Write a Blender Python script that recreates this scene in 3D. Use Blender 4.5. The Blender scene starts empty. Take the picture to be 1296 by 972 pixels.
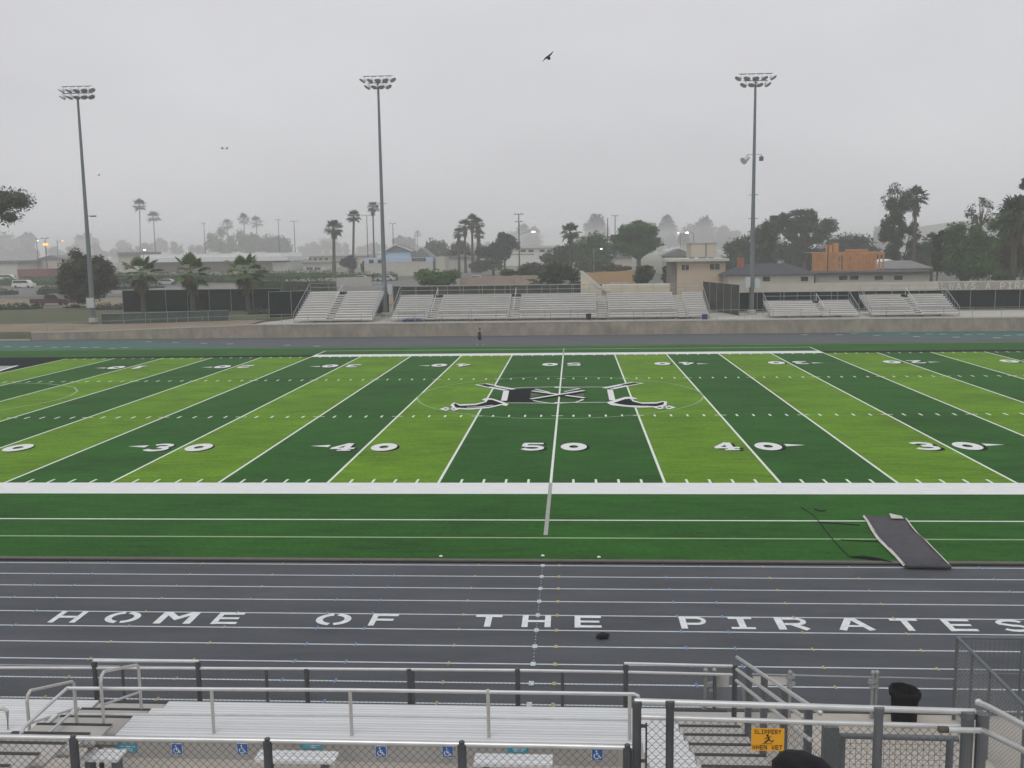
import bpy, math, random
from mathutils import Vector, Matrix, noise
import numpy as np
R=math.radians; PI=math.pi
sc=bpy.context.scene; COL=sc.collection
# ------------------------------------------------------------------ camera
CX,CY,CZ=0.9768,-39.0049,9.3676
YAW,PITCH,ROLL,F=-0.0637,0.1349,-0.0145,1248.81
W,H=1296.0,972.0
fw=Vector((math.sin(YAW)*math.cos(PITCH),math.cos(YAW)*math.cos(PITCH),-math.sin(PITCH)))
r0=Vector((math.cos(YAW),-math.sin(YAW),0)); u0=r0.cross(fw)
rt=r0*math.cos(ROLL)+u0*math.sin(ROLL); up=-r0*math.sin(ROLL)+u0*math.cos(ROLL)
C0=Vector((CX,CY,CZ))
cam=bpy.data.cameras.new('camera'); co=bpy.data.objects.new('camera',cam); COL.objects.link(co)
co.matrix_world=Matrix(((rt.x,up.x,-fw.x,CX),(rt.y,up.y,-fw.y,CY),(rt.z,up.z,-fw.z,CZ),(0,0,0,1)))
cam.sensor_width=36; cam.lens=F/W*36; cam.clip_end=6000; cam.clip_start=0.1
sc.camera=co
def ray(u,v): return fw+rt*((u-W/2)/F)+up*((H/2-v)/F)
def gz(u,v,z=0.0): d=ray(u,v); return C0+d*((z-CZ)/d.z)
def gy(u,v,Y): d=ray(u,v); return C0+d*((Y-CY)/d.y)
def gx(u,v,X): d=ray(u,v); return C0+d*((X-CX)/d.x)
def pr(p): d=Vector(p)-C0; z=d.dot(fw); return W/2+F*d.dot(rt)/z, H/2-F*d.dot(up)/z
def ppm(Y): return F/((Y-CY)*1.0)      # pixels per metre at that depth
# ------------------------------------------------------------------ materials
def mat(name,col,rough=.7,metal=0.0,var=0.0,scale=3.0,spec=.5,stretch=None,bump=0.0,col2=None,rand=0.0,detail=4,emit=None,es=0,clean=False):
    m=bpy.data.materials.new(name); m.use_nodes=True; nt=m.node_tree; N=nt.nodes; L=nt.links
    b=N['Principled BSDF']; b.inputs['Roughness'].default_value=rough; b.inputs['Metallic'].default_value=metal
    b.inputs['Specular IOR Level'].default_value=spec
    c=(*col,1); b.inputs['Base Color'].default_value=c
    if emit: b.inputs['Emission Color'].default_value=(*emit,1); b.inputs['Emission Strength'].default_value=es
    if clean: return m
    tc=N.new('ShaderNodeTexCoord'); mp=N.new('ShaderNodeMapping'); L.new(tc.outputs['Object'],mp.inputs[0])
    if stretch: mp.inputs['Scale'].default_value=stretch
    nz=N.new('ShaderNodeTexNoise'); nz.inputs['Scale'].default_value=scale; nz.inputs['Detail'].default_value=detail
    nz.inputs['Roughness'].default_value=.65
    L.new(mp.outputs[0],nz.inputs['Vector'])
    rp=N.new('ShaderNodeValToRGB'); rp.color_ramp.elements[0].position=.3; rp.color_ramp.elements[1].position=.7
    v=var if var else .12
    d=col2 if col2 else tuple(x*(1-v) for x in col)
    e=tuple(min(1,x*(1+v)) for x in col) if not col2 else col
    rp.color_ramp.elements[0].color=(*d,1); rp.color_ramp.elements[1].color=(*e,1)
    L.new(nz.outputs[0],rp.inputs[0]); out=rp.outputs[0]
    if rand:
        oi=N.new('ShaderNodeObjectInfo'); hs=N.new('ShaderNodeHueSaturation')
        ma=N.new('ShaderNodeMath'); ma.operation='MULTIPLY_ADD'; ma.inputs[1].default_value=rand; ma.inputs[2].default_value=1-rand/2
        L.new(oi.outputs['Random'],ma.inputs[0]); L.new(ma.outputs[0],hs.inputs['Value']); L.new(out,hs.inputs['Color']); out=hs.outputs[0]
    L.new(out,b.inputs['Base Color'])
    if bump:
        bp=N.new('ShaderNodeBump'); bp.inputs['Strength'].default_value=bump; bp.inputs['Distance'].default_value=.02
        L.new(nz.outputs[0],bp.inputs['Height']); L.new(bp.outputs[0],b.inputs['Normal'])
    return m
def turf_mat():
    m=bpy.data.materials.new('turf'); m.use_nodes=True; nt=m.node_tree; N=nt.nodes; L=nt.links
    b=N['Principled BSDF']; b.inputs['Roughness'].default_value=.9; b.inputs['Specular IOR Level'].default_value=.15
    ge=N.new('ShaderNodeNewGeometry'); sp=N.new('ShaderNodeSeparateXYZ'); L.new(ge.outputs['Position'],sp.inputs[0])
    def math_(op,a,bv=None,c=None):
        n=N.new('ShaderNodeMath'); n.operation=op
        for i,x in enumerate((a,bv,c)):
            if x is None: continue
            if isinstance(x,(int,float)): n.inputs[i].default_value=x
            else: L.new(x,n.inputs[i])
        return n.outputs[0]
    ax=math_('ABSOLUTE',sp.outputs['X'])
    k=math_('FLOOR',math_('DIVIDE',ax,4.572))
    odd=math_('MODULO',k,2.0)          # 0 dark (next to midfield), 1 light
    iny=math_('MULTIPLY',math_('GREATER_THAN',sp.outputs['Y'],0.0),math_('LESS_THAN',sp.outputs['Y'],48.77))
    inx=math_('LESS_THAN',ax,45.72)
    light=math_('MULTIPLY',math_('MULTIPLY',odd,iny),inx)
    def noise_(sx,sy,det=3):
        mp=N.new('ShaderNodeMapping'); mp.inputs['Scale'].default_value=(sx,sy,1); L.new(ge.outputs['Position'],mp.inputs[0])
        n=N.new('ShaderNodeTexNoise'); n.inputs['Scale'].default_value=1; n.inputs['Detail'].default_value=det; n.inputs['Roughness'].default_value=.7
        L.new(mp.outputs[0],n.inputs['Vector']); return n.outputs[0]
    nb=noise_(.12,.25); nf=noise_(5,16,6); nm=noise_(.6,3.0,5)
    val=math_('ADD',math_('ADD',math_('MULTIPLY',math_('SUBTRACT',nb,.5),1.2),math_('MULTIPLY',math_('SUBTRACT',nf,.5),2.2)),math_('MULTIPLY',math_('SUBTRACT',nm,.5),1.3))
    mul=math_('ADD',1.0,val)
    mx=N.new('ShaderNodeMix'); mx.data_type='RGBA'; L.new(light,mx.inputs[0])
    mx.inputs[6].default_value=(.020,.096,.010,1); mx.inputs[7].default_value=(.108,.228,.009,1)
    hs=N.new('ShaderNodeHueSaturation'); L.new(mx.outputs[2],hs.inputs['Color']); L.new(mul,hs.inputs['Value'])
    L.new(hs.outputs[0],b.inputs['Base Color']); return m
M={}
M['turf']=turf_mat()
M['track']=mat('track_rubber',(.062,.066,.077),.8,var=.28,scale=.5,stretch=(.5,1.6,1),detail=12,bump=.1)
M['track_green']=mat('track_green_rubber',(.022,.10,.085),.8,var=.2,scale=.5)
M['black_turf']=mat('black_turf',(.003,.0035,.007),.95,var=.25,scale=4,spec=.1)
M['white_turf']=mat('white_turf',(.72,.73,.73),.9,var=.09,scale=1.2,stretch=(1,6,1),detail=8)
M['line_turf']=mat('line_paint',(.72,.76,.70),.85,var=.08,scale=3)
M['faint_line']=mat('faint_line',(.28,.42,.22),.85,var=.1,scale=3)
M['grey_line']=mat('grey_line',(.33,.34,.31),.85,var=.1,scale=3)
M['number_shadow']=mat('number_shadow',(.004,.006,.005),.95,spec=.1)
M['olive']=mat('olive_turf',(.075,.095,.045),.9)
M['track_line']=mat('track_line',(.52,.59,.61),.7,var=.12,scale=4)
M['letter']=mat('letter_paint',(.80,.83,.83),.75,scale=5,detail=12,col2=(.55,.58,.58))
M['tick_y']=mat('yellow_tick',(.42,.34,.15),.7); M['tick_b']=mat('blue_tick',(.14,.24,.40),.7)
M['ground']=mat('ground_dirt',(.22,.20,.165),.95,scale=.06,detail=8,col2=(.10,.125,.06))
M['homeground']=mat('home_concrete',(.42,.385,.34),.9,var=.12,scale=1.5,detail=8)
M['dirt']=mat('tan_dirt',(.22,.175,.125),.95,var=.18,scale=.3,detail=8)
M['grass']=mat('rough_grass',(.055,.085,.03),.95,scale=.35,detail=8,col2=(.10,.088,.055))
M['asphalt']=mat('asphalt',(.13,.13,.13),.9,var=.15,scale=.2,detail=8)
M['concrete']=mat('concrete',(.42,.40,.36),.9,var=.12,scale=.6,detail=8)
M['wall_block']=mat('block_wall',(.42,.365,.295),.92,scale=.9,stretch=(1,1,.6),detail=14,col2=(.215,.195,.165))
M['cap']=mat('wall_cap',(.46,.43,.38),.85)
M['cream']=mat('cream_stucco',(.62,.56,.44),.9,var=.06,scale=1)
M['cream2']=mat('pale_band',(.50,.47,.41),.9,var=.08,scale=.5)
M['peach']=mat('peach_stucco',(.55,.44,.34),.9,var=.06,scale=.6)
M['pinkwall']=mat('pinkish_block',(.38,.30,.25),.9,var=.14,scale=.6)
M['tanwall']=mat('tan_wall',(.46,.30,.16),.9,var=.07,scale=.4)
M['white']=mat('white_wall',(.68,.68,.66),.8,var=.05,scale=.6)
M['whiteroof']=mat('white_roof',(.72,.73,.73),.7,var=.05,scale=.5)
M['brown']=mat('brown_wall',(.24,.205,.175),.9,var=.12,scale=.6)
M['blue']=mat('blue_wall',(.42,.53,.66),.8,var=.05,scale=.8)
M['greyroof']=mat('grey_roof',(.20,.20,.205),.9,var=.15,scale=.8)
M['darkroof']=mat('dark_shingle',(.05,.055,.068),.9,var=.2,scale=1.5)
M['brick']=mat('brick_chimney',(.30,.12,.08),.9)
M['glass']=mat('window_glass',(.03,.035,.045),.2,clean=True)
M['trim']=mat('trim',(.55,.54,.50),.7,clean=True)
M['wood']=mat('framing_lumber',(.52,.25,.10),.85,var=.15,scale=2,stretch=(1,1,.3))
M['ply']=mat('plywood',(.44,.21,.085),.85,var=.18,scale=1)
M['alu']=mat('aluminium_plank',(.69,.70,.71),.5,metal=.12,var=.07,scale=1.0,stretch=(.6,14,1),detail=6)
M['alu_far']=mat('weathered_aluminium',(.90,.885,.86),.6,metal=.0,scale=.35,stretch=(1,2,2),detail=8,col2=(.78,.765,.74))
M['step_far']=mat('weathered_step',(.46,.45,.43),.7,var=.12,scale=1)
M['tread']=mat('aisle_tread',(.40,.385,.365),.7,metal=.1,var=.10,scale=2,detail=7)
M['galv']=mat('galvanised_pipe',(.60,.61,.61),.38,metal=.55,var=.10,scale=3)
M['galv_dull']=mat('dull_galvanised',(.30,.315,.32),.55,metal=.4,var=.14,scale=2.5)
M['alurail']=mat('aluminium_rail',(.55,.54,.52),.45,metal=.4,var=.08,scale=3)
M['post_dark']=mat('dark_post',(.078,.086,.092),.55,metal=.3,var=.2,scale=3)
M['post_mid']=mat('grey_post',(.135,.15,.16),.55,metal=.3,var=.15,scale=2)
M['wire']=mat('fence_wire',(.10,.105,.11),.5,metal=.5,clean=True)
M['wire_light']=mat('pale_wire',(.30,.31,.31),.5,metal=.5,clean=True)
M['pole']=mat('steel_pole',(.17,.19,.205),.6,metal=.3,var=.15,scale=.6)
M['lampshade']=mat('floodlight_shell',(.75,.77,.79),.5,metal=.1,clean=True)
M['lampglass']=mat('floodlight_glass',(.34,.35,.36),.25,clean=True)
M['panel']=mat('panel_box',(.48,.52,.53),.6,clean=True)
M['screen_dark']=mat('windscreen_mesh',(.010,.016,.019),.95,var=.3,scale=.7,spec=.05)
M['screen_green']=mat('windscreen_faded',(.055,.075,.065),.95,var=.3,scale=.7)
M['screen_grey']=mat('windscreen_grey',(.065,.065,.058),.95,var=.25,scale=.5,spec=.05)
M['trunk']=mat('bark',(.10,.080,.062),.95,var=.3,scale=2,stretch=(2,2,.5))
M['palmtrunk']=mat('palm_bark',(.072,.060,.048),.95,var=.3,scale=3,stretch=(1,1,4))
M['deadfrond']=mat('dead_frond',(.12,.085,.05),.95,var=.3,scale=2)
def leaf(name,c,c2): 
    return mat(name,c,.75,scale=.55,detail=5,col2=c2,rand=.25,spec=.25)
M['leaf']=leaf('leaf_green',(.070,.125,.032),(.030,.058,.018))
M['leaf_dark']=leaf('leaf_dark',(.048,.070,.028),(.021,.034,.015))
M['leaf_bright']=leaf('leaf_bright',(.080,.155,.034),(.036,.078,.018))
M['leaf_olive']=leaf('leaf_olive',(.066,.058,.030),(.028,.028,.017))
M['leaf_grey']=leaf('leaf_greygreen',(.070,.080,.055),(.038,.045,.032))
M['leaf_blue']=leaf('leaf_bluegreen',(.034,.058,.044),(.016,.029,.022))
M['frond_near']=leaf('frond_near',(.15,.21,.075),(.06,.095,.035))
M['frond']=leaf('frond_green',(.065,.095,.042),(.032,.05,.025))
M['rubber']=mat('rubber_mat',(.060,.060,.068),.85,var=.22,scale=2.5,detail=8)
M['mat_back']=mat('mat_underside',(.55,.54,.50),.9)
M['black']=mat('black_plastic',(.007,.007,.009),.7,var=.3,scale=9,spec=.2,bump=.6)
M['orange']=mat('orange_sign',(.85,.40,.02),.5,clean=True)
M['signblue']=mat('sign_blue',(.02,.12,.42),.5,clean=True)
M['teal']=mat('teal_sign',(.05,.36,.50),.5,clean=True)
M['signwhite']=mat('sign_white',(.75,.77,.78),.5,clean=True)
M['ink']=mat('sign_ink',(.02,.02,.02),.6,clean=True)
M['red']=mat('red_cloth',(.35,.03,.03),.9)
M['bluecloth']=mat('blue_tarp',(.02,.035,.16),.7)
M['skin']=mat('skin',(.35,.20,.13),.6,clean=True)
M['shirt']=mat('dark_shirt',(.035,.025,.02),.9,clean=True)
M['shorts']=mat('black_shorts',(.008,.008,.009),.9,clean=True)
M['shoe']=mat('shoe',(.55,.55,.55),.7,clean=True)
M['hair']=mat('hair',(.03,.02,.015),.8,clean=True)
M['tyre']=mat('tyre',(.015,.015,.015),.8,clean=True)
M['wire_orange']=mat('sodium_lamp',(1,.5,.15),.5,emit=(1,.30,.035),es=2.4,clean=True)
M['lamp_white']=mat('lit_lamp',(1,1,1),.5,emit=(1,.95,.85),es=3.5,clean=True)
M['bannertext']=mat('banner_letters',(.55,.54,.50),.9,clean=True)
def ribs(m,freq):
    nt=m.node_tree; N=nt.nodes; L=nt.links; b=N['Principled BSDF']
    tc=N.new('ShaderNodeNewGeometry'); w=N.new('ShaderNodeTexWave'); w.wave_type='BANDS'; w.bands_direction='Y'; w.inputs['Scale'].default_value=freq
    L.new(tc.outputs['Position'],w.inputs['Vector']); bp=N.new('ShaderNodeBump'); bp.inputs['Strength'].default_value=.6; bp.inputs['Distance'].default_value=.01
    L.new(w.outputs['Fac'],bp.inputs['Height']); L.new(bp.outputs[0],b.inputs['Normal'])
    src=b.inputs['Base Color'].links[0].from_socket; mx=N.new('ShaderNodeMix'); mx.data_type='RGBA'; mx.blend_type='MULTIPLY'; mx.inputs[0].default_value=1
    rp=N.new('ShaderNodeValToRGB'); rp.color_ramp.elements[0].color=(.80,.80,.80,1); rp.color_ramp.elements[1].color=(1,1,1,1); rp.color_ramp.elements[0].position=.1; rp.color_ramp.elements[1].position=.4
    L.new(w.outputs['Fac'],rp.inputs[0]); L.new(src,mx.inputs[6]); L.new(rp.outputs[0],mx.inputs[7]); L.new(mx.outputs[2],b.inputs['Base Color'])
ribs(M['alu'],4.5)
def paint(name,c): 
    if name not in M: M[name]=mat('car_'+name,c,.3,metal=.2,clean=True)
    return M[name]
# ------------------------------------------------------------------ mesh helper
class MB:
    def __init__(s): s.v=[]; s.f=[]; s.mi=[]; s.m=0
    def add(s,vs,fs):
        o=len(s.v); s.v+= [tuple(x) for x in vs]; s.f+=[tuple(i+o for i in f) for f in fs]; s.mi+=[s.m]*len(fs)
    def poly(s,pts): s.add(pts,[tuple(range(len(pts)))])
    def box(s,a,b):
        x0,y0,z0=[min(p,q) for p,q in zip(a,b)]; x1,y1,z1=[max(p,q) for p,q in zip(a,b)]
        s.add([(x0,y0,z0),(x1,y0,z0),(x1,y1,z0),(x0,y1,z0),(x0,y0,z1),(x1,y0,z1),(x1,y1,z1),(x0,y1,z1)],
              [(0,3,2,1),(4,5,6,7),(0,1,5,4),(1,2,6,5),(2,3,7,6),(3,0,4,7)])
    def obox(s,c,ax,ay,az):
        c=Vector(c); ax=Vector(ax);ay=Vector(ay);az=Vector(az)
        vs=[c+ax*i+ay*j+az*k for k in (-1,1) for j in (-1,1) for i in (-1,1)]
        s.add(vs,[(0,2,3,1),(4,5,7,6),(0,1,5,4),(1,3,7,5),(3,2,6,7),(2,0,4,6)])
    def tube(s,pts,r,n=8,cap=True):
        pts=[Vector(p) for p in pts]; rs=r if isinstance(r,(list,tuple)) else [r]*len(pts)
        rings=[]; ref=None
        for i,p in enumerate(pts):
            if i==0: d=pts[1]-p
            elif i==len(pts)-1: d=p-pts[i-1]
            else: d=(pts[i+1]-p).normalized()+(p-pts[i-1]).normalized()
            d.normalize()
            if ref is None: ref=Vector((0,0,1)) if abs(d.z)<.9 else Vector((1,0,0))
            a=d.cross(ref); 
            if a.length<1e-4: a=d.cross(Vector((0,1,0)))
            a.normalize(); b=d.cross(a); 
            rings.append([p+a*(rs[i]*math.cos(2*PI*k/n))+b*(rs[i]*math.sin(2*PI*k/n)) for k in range(n)])
        vs=[v for g in rings for v in g]; fs=[]
        for i in range(len(pts)-1):
            for k in range(n):
                k2=(k+1)%n; fs.append((i*n+k,i*n+k2,(i+1)*n+k2,(i+1)*n+k))
        if cap: fs.append(tuple(range(n-1,-1,-1))); fs.append(tuple((len(pts)-1)*n+k for k in range(n)))
        s.add(vs,fs)
    def lathe(s,c,prof,n=16):
        c=Vector(c); vs=[]; fs=[]
        for (r,z) in prof:
            for k in range(n): vs.append(c+Vector((r*math.cos(2*PI*k/n),r*math.sin(2*PI*k/n),z)))
        for i in range(len(prof)-1):
            for k in range(n):
                k2=(k+1)%n; fs.append((i*n+k,i*n+k2,(i+1)*n+k2,(i+1)*n+k))
        s.add(vs,fs)
    def prism(s,poly,d):   # poly: 3D points, extruded by vector d
        n=len(poly); d=Vector(d); a=[Vector(p) for p in poly]
        vs=a+[p+d for p in a]; fs=[tuple(range(n)),tuple(range(2*n-1,n-1,-1))]
        for i in range(n): j=(i+1)%n; fs.append((i,i+n,j+n,j))
        s.add(vs,fs)
    def ico(s,c,r,jit=0,seed=0,sq=(1,1,1)):
        c=Vector(c)
        t=(1+5**.5)/2; V=[Vector(p).normalized() for p in [(-1,t,0),(1,t,0),(-1,-t,0),(1,-t,0),(0,-1,t),(0,1,t),(0,-1,-t),(0,1,-t),(t,0,-1),(t,0,1),(-t,0,-1),(-t,0,1)]]
        Fc=[(0,11,5),(0,5,1),(0,1,7),(0,7,10),(0,10,11),(1,5,9),(5,11,4),(11,10,2),(10,7,6),(7,1,8),(3,9,4),(3,4,2),(3,2,6),(3,6,8),(3,8,9),(4,9,5),(2,4,11),(6,2,10),(8,6,7),(9,8,1)]
        mid={}; F2=[]
        for a,b,cc in Fc:
            m=[]
            for i,j in ((a,b),(b,cc),(cc,a)):
                k=(min(i,j),max(i,j))
                if k not in mid: V.append(((V[i]+V[j])/2).normalized()); mid[k]=len(V)-1
                m.append(mid[k])
            F2+=[(a,m[0],m[2]),(b,m[1],m[0]),(cc,m[2],m[1]),(m[0],m[1],m[2])]
        rr=random.Random(seed)
        out=[]
        for v in V:
            k=r*(1+jit*(rr.random()-.5)); out.append(c+Vector((v.x*k*sq[0],v.y*k*sq[1],v.z*k*sq[2])))
        s.add(out,F2)
    def build(s,name,mats,parent=None,smooth=False,origin=None):
        me=bpy.data.meshes.new(name); o0=Vector(origin) if origin is not None else (parent['_o'] if parent is not None and '_o' in parent else None)
        v=s.v
        if o0 is not None: v=[(a-o0[0],b-o0[1],c-o0[2]) for a,b,c in v]
        me.from_pydata(v,[],s.f); me.update()
        ms=mats if isinstance(mats,(list,tuple)) else [mats]
        for m in ms: me.materials.append(M[m] if isinstance(m,str) else m)
        if len(ms)>1: me.polygons.foreach_set('material_index',s.mi)
        if smooth: me.polygons.foreach_set('use_smooth',[True]*len(s.f))
        o=bpy.data.objects.new(name,me); COL.objects.link(o)
        if parent is not None:
            o.parent=parent
        elif origin is not None: o.location=origin
        return o
def tag(o,label=None,cat=None,group=None,kind=None):
    if label: o['label']=label
    if cat: o['category']=cat
    if group: o['group']=group
    if kind: o['kind']=kind
    return o
ROOTS=[]
def thing(name,loc,label,cat,group=None,local=False):
    o=bpy.data.objects.new(name,None); COL.objects.link(o); o.location=loc; o.empty_display_size=.2
    if not local: o['_o']=list(loc)
    ROOTS.append(o); return tag(o,label,cat,group)
def tree_copy(o,parent=None):
    c=o.copy(); COL.objects.link(c)
    if parent is not None: c.parent=parent
    for ch in list(o.children): tree_copy(ch,c)
    return c
# ------------------------------------------------------------------ glyphs (thick strokes in a unit box)
def arcp(cx,cy,rx,ry,a0,a1,n=14): return [(cx+rx*math.cos(R(a0+(a1-a0)*i/n)),cy+ry*math.sin(R(a0+(a1-a0)*i/n))) for i in range(n+1)]
GL={ # list of strokes: (points, width)
'H':[([(.12,0),(.12,1)],.2),([(.88,0),(.88,1)],.2),([(.2,.5),(.8,.5)],.17)],
'M':[([(.1,0),(.1,1)],.2),([(.9,0),(.9,1)],.2),([(.13,.97),(.5,.45),(.87,.97)],.2)],
'E':[([(.12,0),(.12,1)],.22),([(.2,.91),(1,.91)],.18),([(.2,.5),(.93,.5)],.16),([(.2,.09),(1,.09)],.18)],
'F':[([(.12,0),(.12,1)],.22),([(.2,.91),(1,.91)],.18),([(.2,.5),(.88,.5)],.17)],
'T':[([(.5,0),(.5,.84)],.24),([(0,.91),(1,.91)],.18)],
'P':[([(.13,0),(.13,1)],.24),([(.26,.91)]+arcp(.62,.655,.28,.255,90,-90)+[(.26,.40)],.17)],
'R':[([(.13,0),(.13,1)],.24),([(.26,.91)]+arcp(.62,.68,.26,.23,90,-90)+[(.26,.45)],.17),([(.5,.44),(.9,0)],.22)],
'I':[([(.5,.1),(.5,.9)],.26),([(.05,.92),(.95,.92)],.16),([(.05,.08),(.95,.08)],.16)],
'A':[([(.1,0),(.47,1)],.2),([(.9,0),(.53,1)],.2),([(.3,.33),(.72,.33)],.15)],
'S':[(arcp(.5,.71,.37,.21,20,200)+arcp(.5,.29,.37,.21,90,-160),.17)],
'O':[(arcp(.5,.5,.4,.41,100,262,22),.19),(arcp(.5,.5,.4,.41,-80,82,22),.19)],
'L':[([(.12,0),(.12,1)],.22),([(.2,.09),(1,.09)],.18)],
'W':[([(.04,1),(.25,0)],.14),([(.25,0),(.5,.85),(.75,0)],.12),([(.96,1),(.75,0)],.14)],
'Y':[([(.5,0),(.5,.5)],.22),([(.08,1),(.5,.48)],.2),([(.92,1),(.5,.48)],.2)],
'N':[([(.1,0),(.1,1)],.2),([(.9,0),(.9,1)],.2),([(.12,.97),(.88,.03)],.2)],
'0':[(arcp(.5,.5,.345,.34,0,360,32),.33)],
'1':[([(.55,0),(.55,1)],.34),([(.2,.08),(.9,.08)],.16),([(.55,.9),(.2,.72)],.2)],
'2':[(arcp(.48,.70,.34,.21,170,-40)+[(.12,.10)],.22),([(.1,.09),(.95,.09)],.18)],
'3':[(arcp(.47,.73,.34,.18,160,-80)+[(.42,.52)],.2),([(.42,.54)]+arcp(.47,.29,.38,.21,85,-165),.22)],
'4':[([(.62,0),(.62,1)],.26),([(.6,.98),(.08,.34)],.2),([(.02,.32),(.97,.32)],.18),([(.36,.07),(.9,.07)],.14)],
'5':[([(.12,.92),(.9,.92)],.18),([(.19,.9),(.17,.52)],.22),([(.17,.54)]+arcp(.47,.33,.37,.235,115,-160),.22)],
}
def strip(mb,pts,w,f):
    n=len(pts); L=[];Rr=[]
    P=[Vector((a,b)) for a,b in pts]
    for i in range(n):
        if i==0: d=P[1]-P[0]
        elif i==n-1: d=P[-1]-P[-2]
        else: d=(P[i+1]-P[i]).normalized()+(P[i]-P[i-1]).normalized()
        if (P[0]-P[-1]).length<1e-4 and i in (0,n-1): d=(P[1]-P[0]).normalized()+(P[-1]-P[-2]).normalized()
        d.normalize(); k=Vector((-d.y,d.x))*(w/2)
        if 0<i<n-1:
            c=max(.5,d.dot((P[i]-P[i-1]).normalized())); k=k/c
        L.append(f(*(P[i]+k))); Rr.append(f(*(P[i]-k)))
    vs=L+Rr; mb.add(vs,[(n+i,n+i+1,i+1,i) for i in range(n-1)])
def glyph(mb,ch,f,step):
    """f(x,y,k) -> 3D ; k is stroke number, lifted by step so strokes never share a plane"""
    for k,(pts,w) in enumerate(GL[ch]): strip(mb,pts,w,lambda x,y,k=k: f(x,y,k*step))
# ------------------------------------------------------------------ ground
def zt(x,y):
    """terrain height beyond the far wall"""
    t=min(1,max(0,(x+60)/30)); base=.78+(1.40-.78)*t*t*(3-2*t)
    a=min(1,max(0,(y-72)/16)); a=a*a*(3-2*a)
    hi=1.75 if y<130 else 1.75+min(1,(y-130)/200)*1.9
    return base*(1-a)+hi*a if x<-36 else (1.40*(1-min(1,max(0,(y-84)/16)))+hi*min(1,max(0,(y-84)/16)))
g=MB()
ys=[-300,-60,-19.9,0,69.62]; xs=[-1500,-400,-160]+[-100+6*i for i in range(34)]+[160,400,1500]
yy=[69.66,72,74,76,78,80,82,85,88,92,98,105,115,130,150,180,220,260,300,340,400,600,1000,2000]
def grid(mb,xs,ys,zf):
    o=len(mb.v); 
    for y in ys:
        for x in xs: mb.v.append((x,y,zf(x,y)))
    nx=len(xs)
    for j in range(len(ys)-1):
        for i in range(nx-1):
            a=o+j*nx+i; mb.f.append((a,a+1,a+1+nx,a+nx)); mb.mi.append(mb.m)
grid(g,xs,ys+yy,lambda x,y: -.06 if y<69.64 else zt(x,y)-.05)
tag(g.build('ground','ground'),'dirt and patchy grass ground around the stadium',kind='structure')
def sheet(name,m,pts,label=None):
    b=MB(); b.poly(pts); return tag(b.build(name,m),label,kind='structure')
sheet('concourse','homeground',[(-60,-60,-.02),(60,-60,-.02),(60,-19.75,-.02),(-60,-19.75,-.02)])
TY0,LW=-10.4894,1.0126
tr=MB(); tr.box((-95,-19.74,-.05),(95,-10.3,0)); tr.box((-95,57.7,-.05),(140,69.45,0))
tag(tr.build('running_track','track'),'dark grey rubber running track',kind='structure')
tf=MB(); tf.box((-110,-10.0,-.05),(110,57.7,.02)); tag(tf.build('turf','turf'),'striped green artificial turf football field',kind='structure')
kb=MB(); kb.box((-110,-10.18,-.05),(110,-10.0,.05)); M['kerbm']=mat('kerb_dull',(.13,.115,.10),.9)
tag(kb.build('track_kerb','kerbm'),kind='structure')
kb=MB(); kb.box((-110,-10.29,-.05),(110,-10.182,.012)); tag(kb.build('drain_strip','black'),kind='structure')
# green areas of the far track
gr=MB()
def gpoly(mb,uv,z): mb.poly([gz(u,v,z) for u,v in uv])
gpoly(gr,[(-60,434.5),(120,431.6),(158,430.6),(220,433.2),(320,440.2),(0,444.2),(-60,445)],.004)
gpoly(gr,[(1040,420.6),(1330,417.0),(1330,426.2),(1136,427.2)],.004)
tag(gr.build('track_exchange_zone','track_green'),kind='structure')
# paint on the track
tl=MB()
for i in range(10):
    y=TY0-i*LW; tl.box((-95,y-.025,0),(95,y+.025,.004+.0001*(i%2)))
tag(tl.build('lane_line','track_line'),'pale lane lines of the near straight',kind='structure')
tl=MB()
for i in range(11):
    y=58.35+i*1.04; tl.box((-95,y-.03,0),(140,y+.03,.008))
M['far_line']=mat('far_lane_line',(.17,.20,.235),.7)
tag(tl.build('far_lane_line','far_line'),kind='structure')
tk=MB()
def tick(mb,x,i,w=.08,l=.30,sk=0.0):
    y=TY0-i*LW; z=.0085
    mb.poly([(x-w/2-sk,y-l/2,z),(x+w/2-sk,y-l/2,z),(x+w/2+sk,y+l/2,z),(x-w/2+sk,y+l/2,z)])
for x in (-10.42,-7.93,-1.94,.5,6.51,9.0): 
    for i in range(10): tk.m=0; tick(tk,x,i,.05 if x!=.5 else .08,.18)
for x in (-14.64,-13.43,-5.53,-4.33,3.57,4.72,12.74):
    for i in range(10): tk.m=1; tick(tk,x,i,.05,.22)
for i in range(10): tk.m=2; tick(tk,0,i,.11,.22)
for i in range(7):
    for j in range(5): tick(tk,0.0,i+.2*j,.025,.04)
tag(tk.build('lane_mark',['tick_y','tick_b','track_line']),kind='structure')
# far track dashes
fd=MB()
for u,v in [(10,438.5),(31,439),(48,438.5),(69,439.4),(85,439),(106,440),(122,439.5),(142,440.6),(158,440),(188,432.4),(222,433.4),(258,434.3),(291,435.2),(364,436.7),(401,438),
            (974,421.3),(1018,423.6),(1036,420.5),(1062,423.6),(1081,421.8),(1110,424.6),(1145,421.7),(1160,425.8),(1176,422.6),(1193,422.7),(1210,426.6),(1225,423.5),(1242,422.8),(1262,427.4),(1275,424.4),(1292,423.8)]:
    p=gz(u,v,.012); fd.box((p.x-.35,p.y-.12,.0),(p.x+.35,p.y+.12,.012))
tag(fd.build('far_lane_mark','track_line'),kind='structure')
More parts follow.
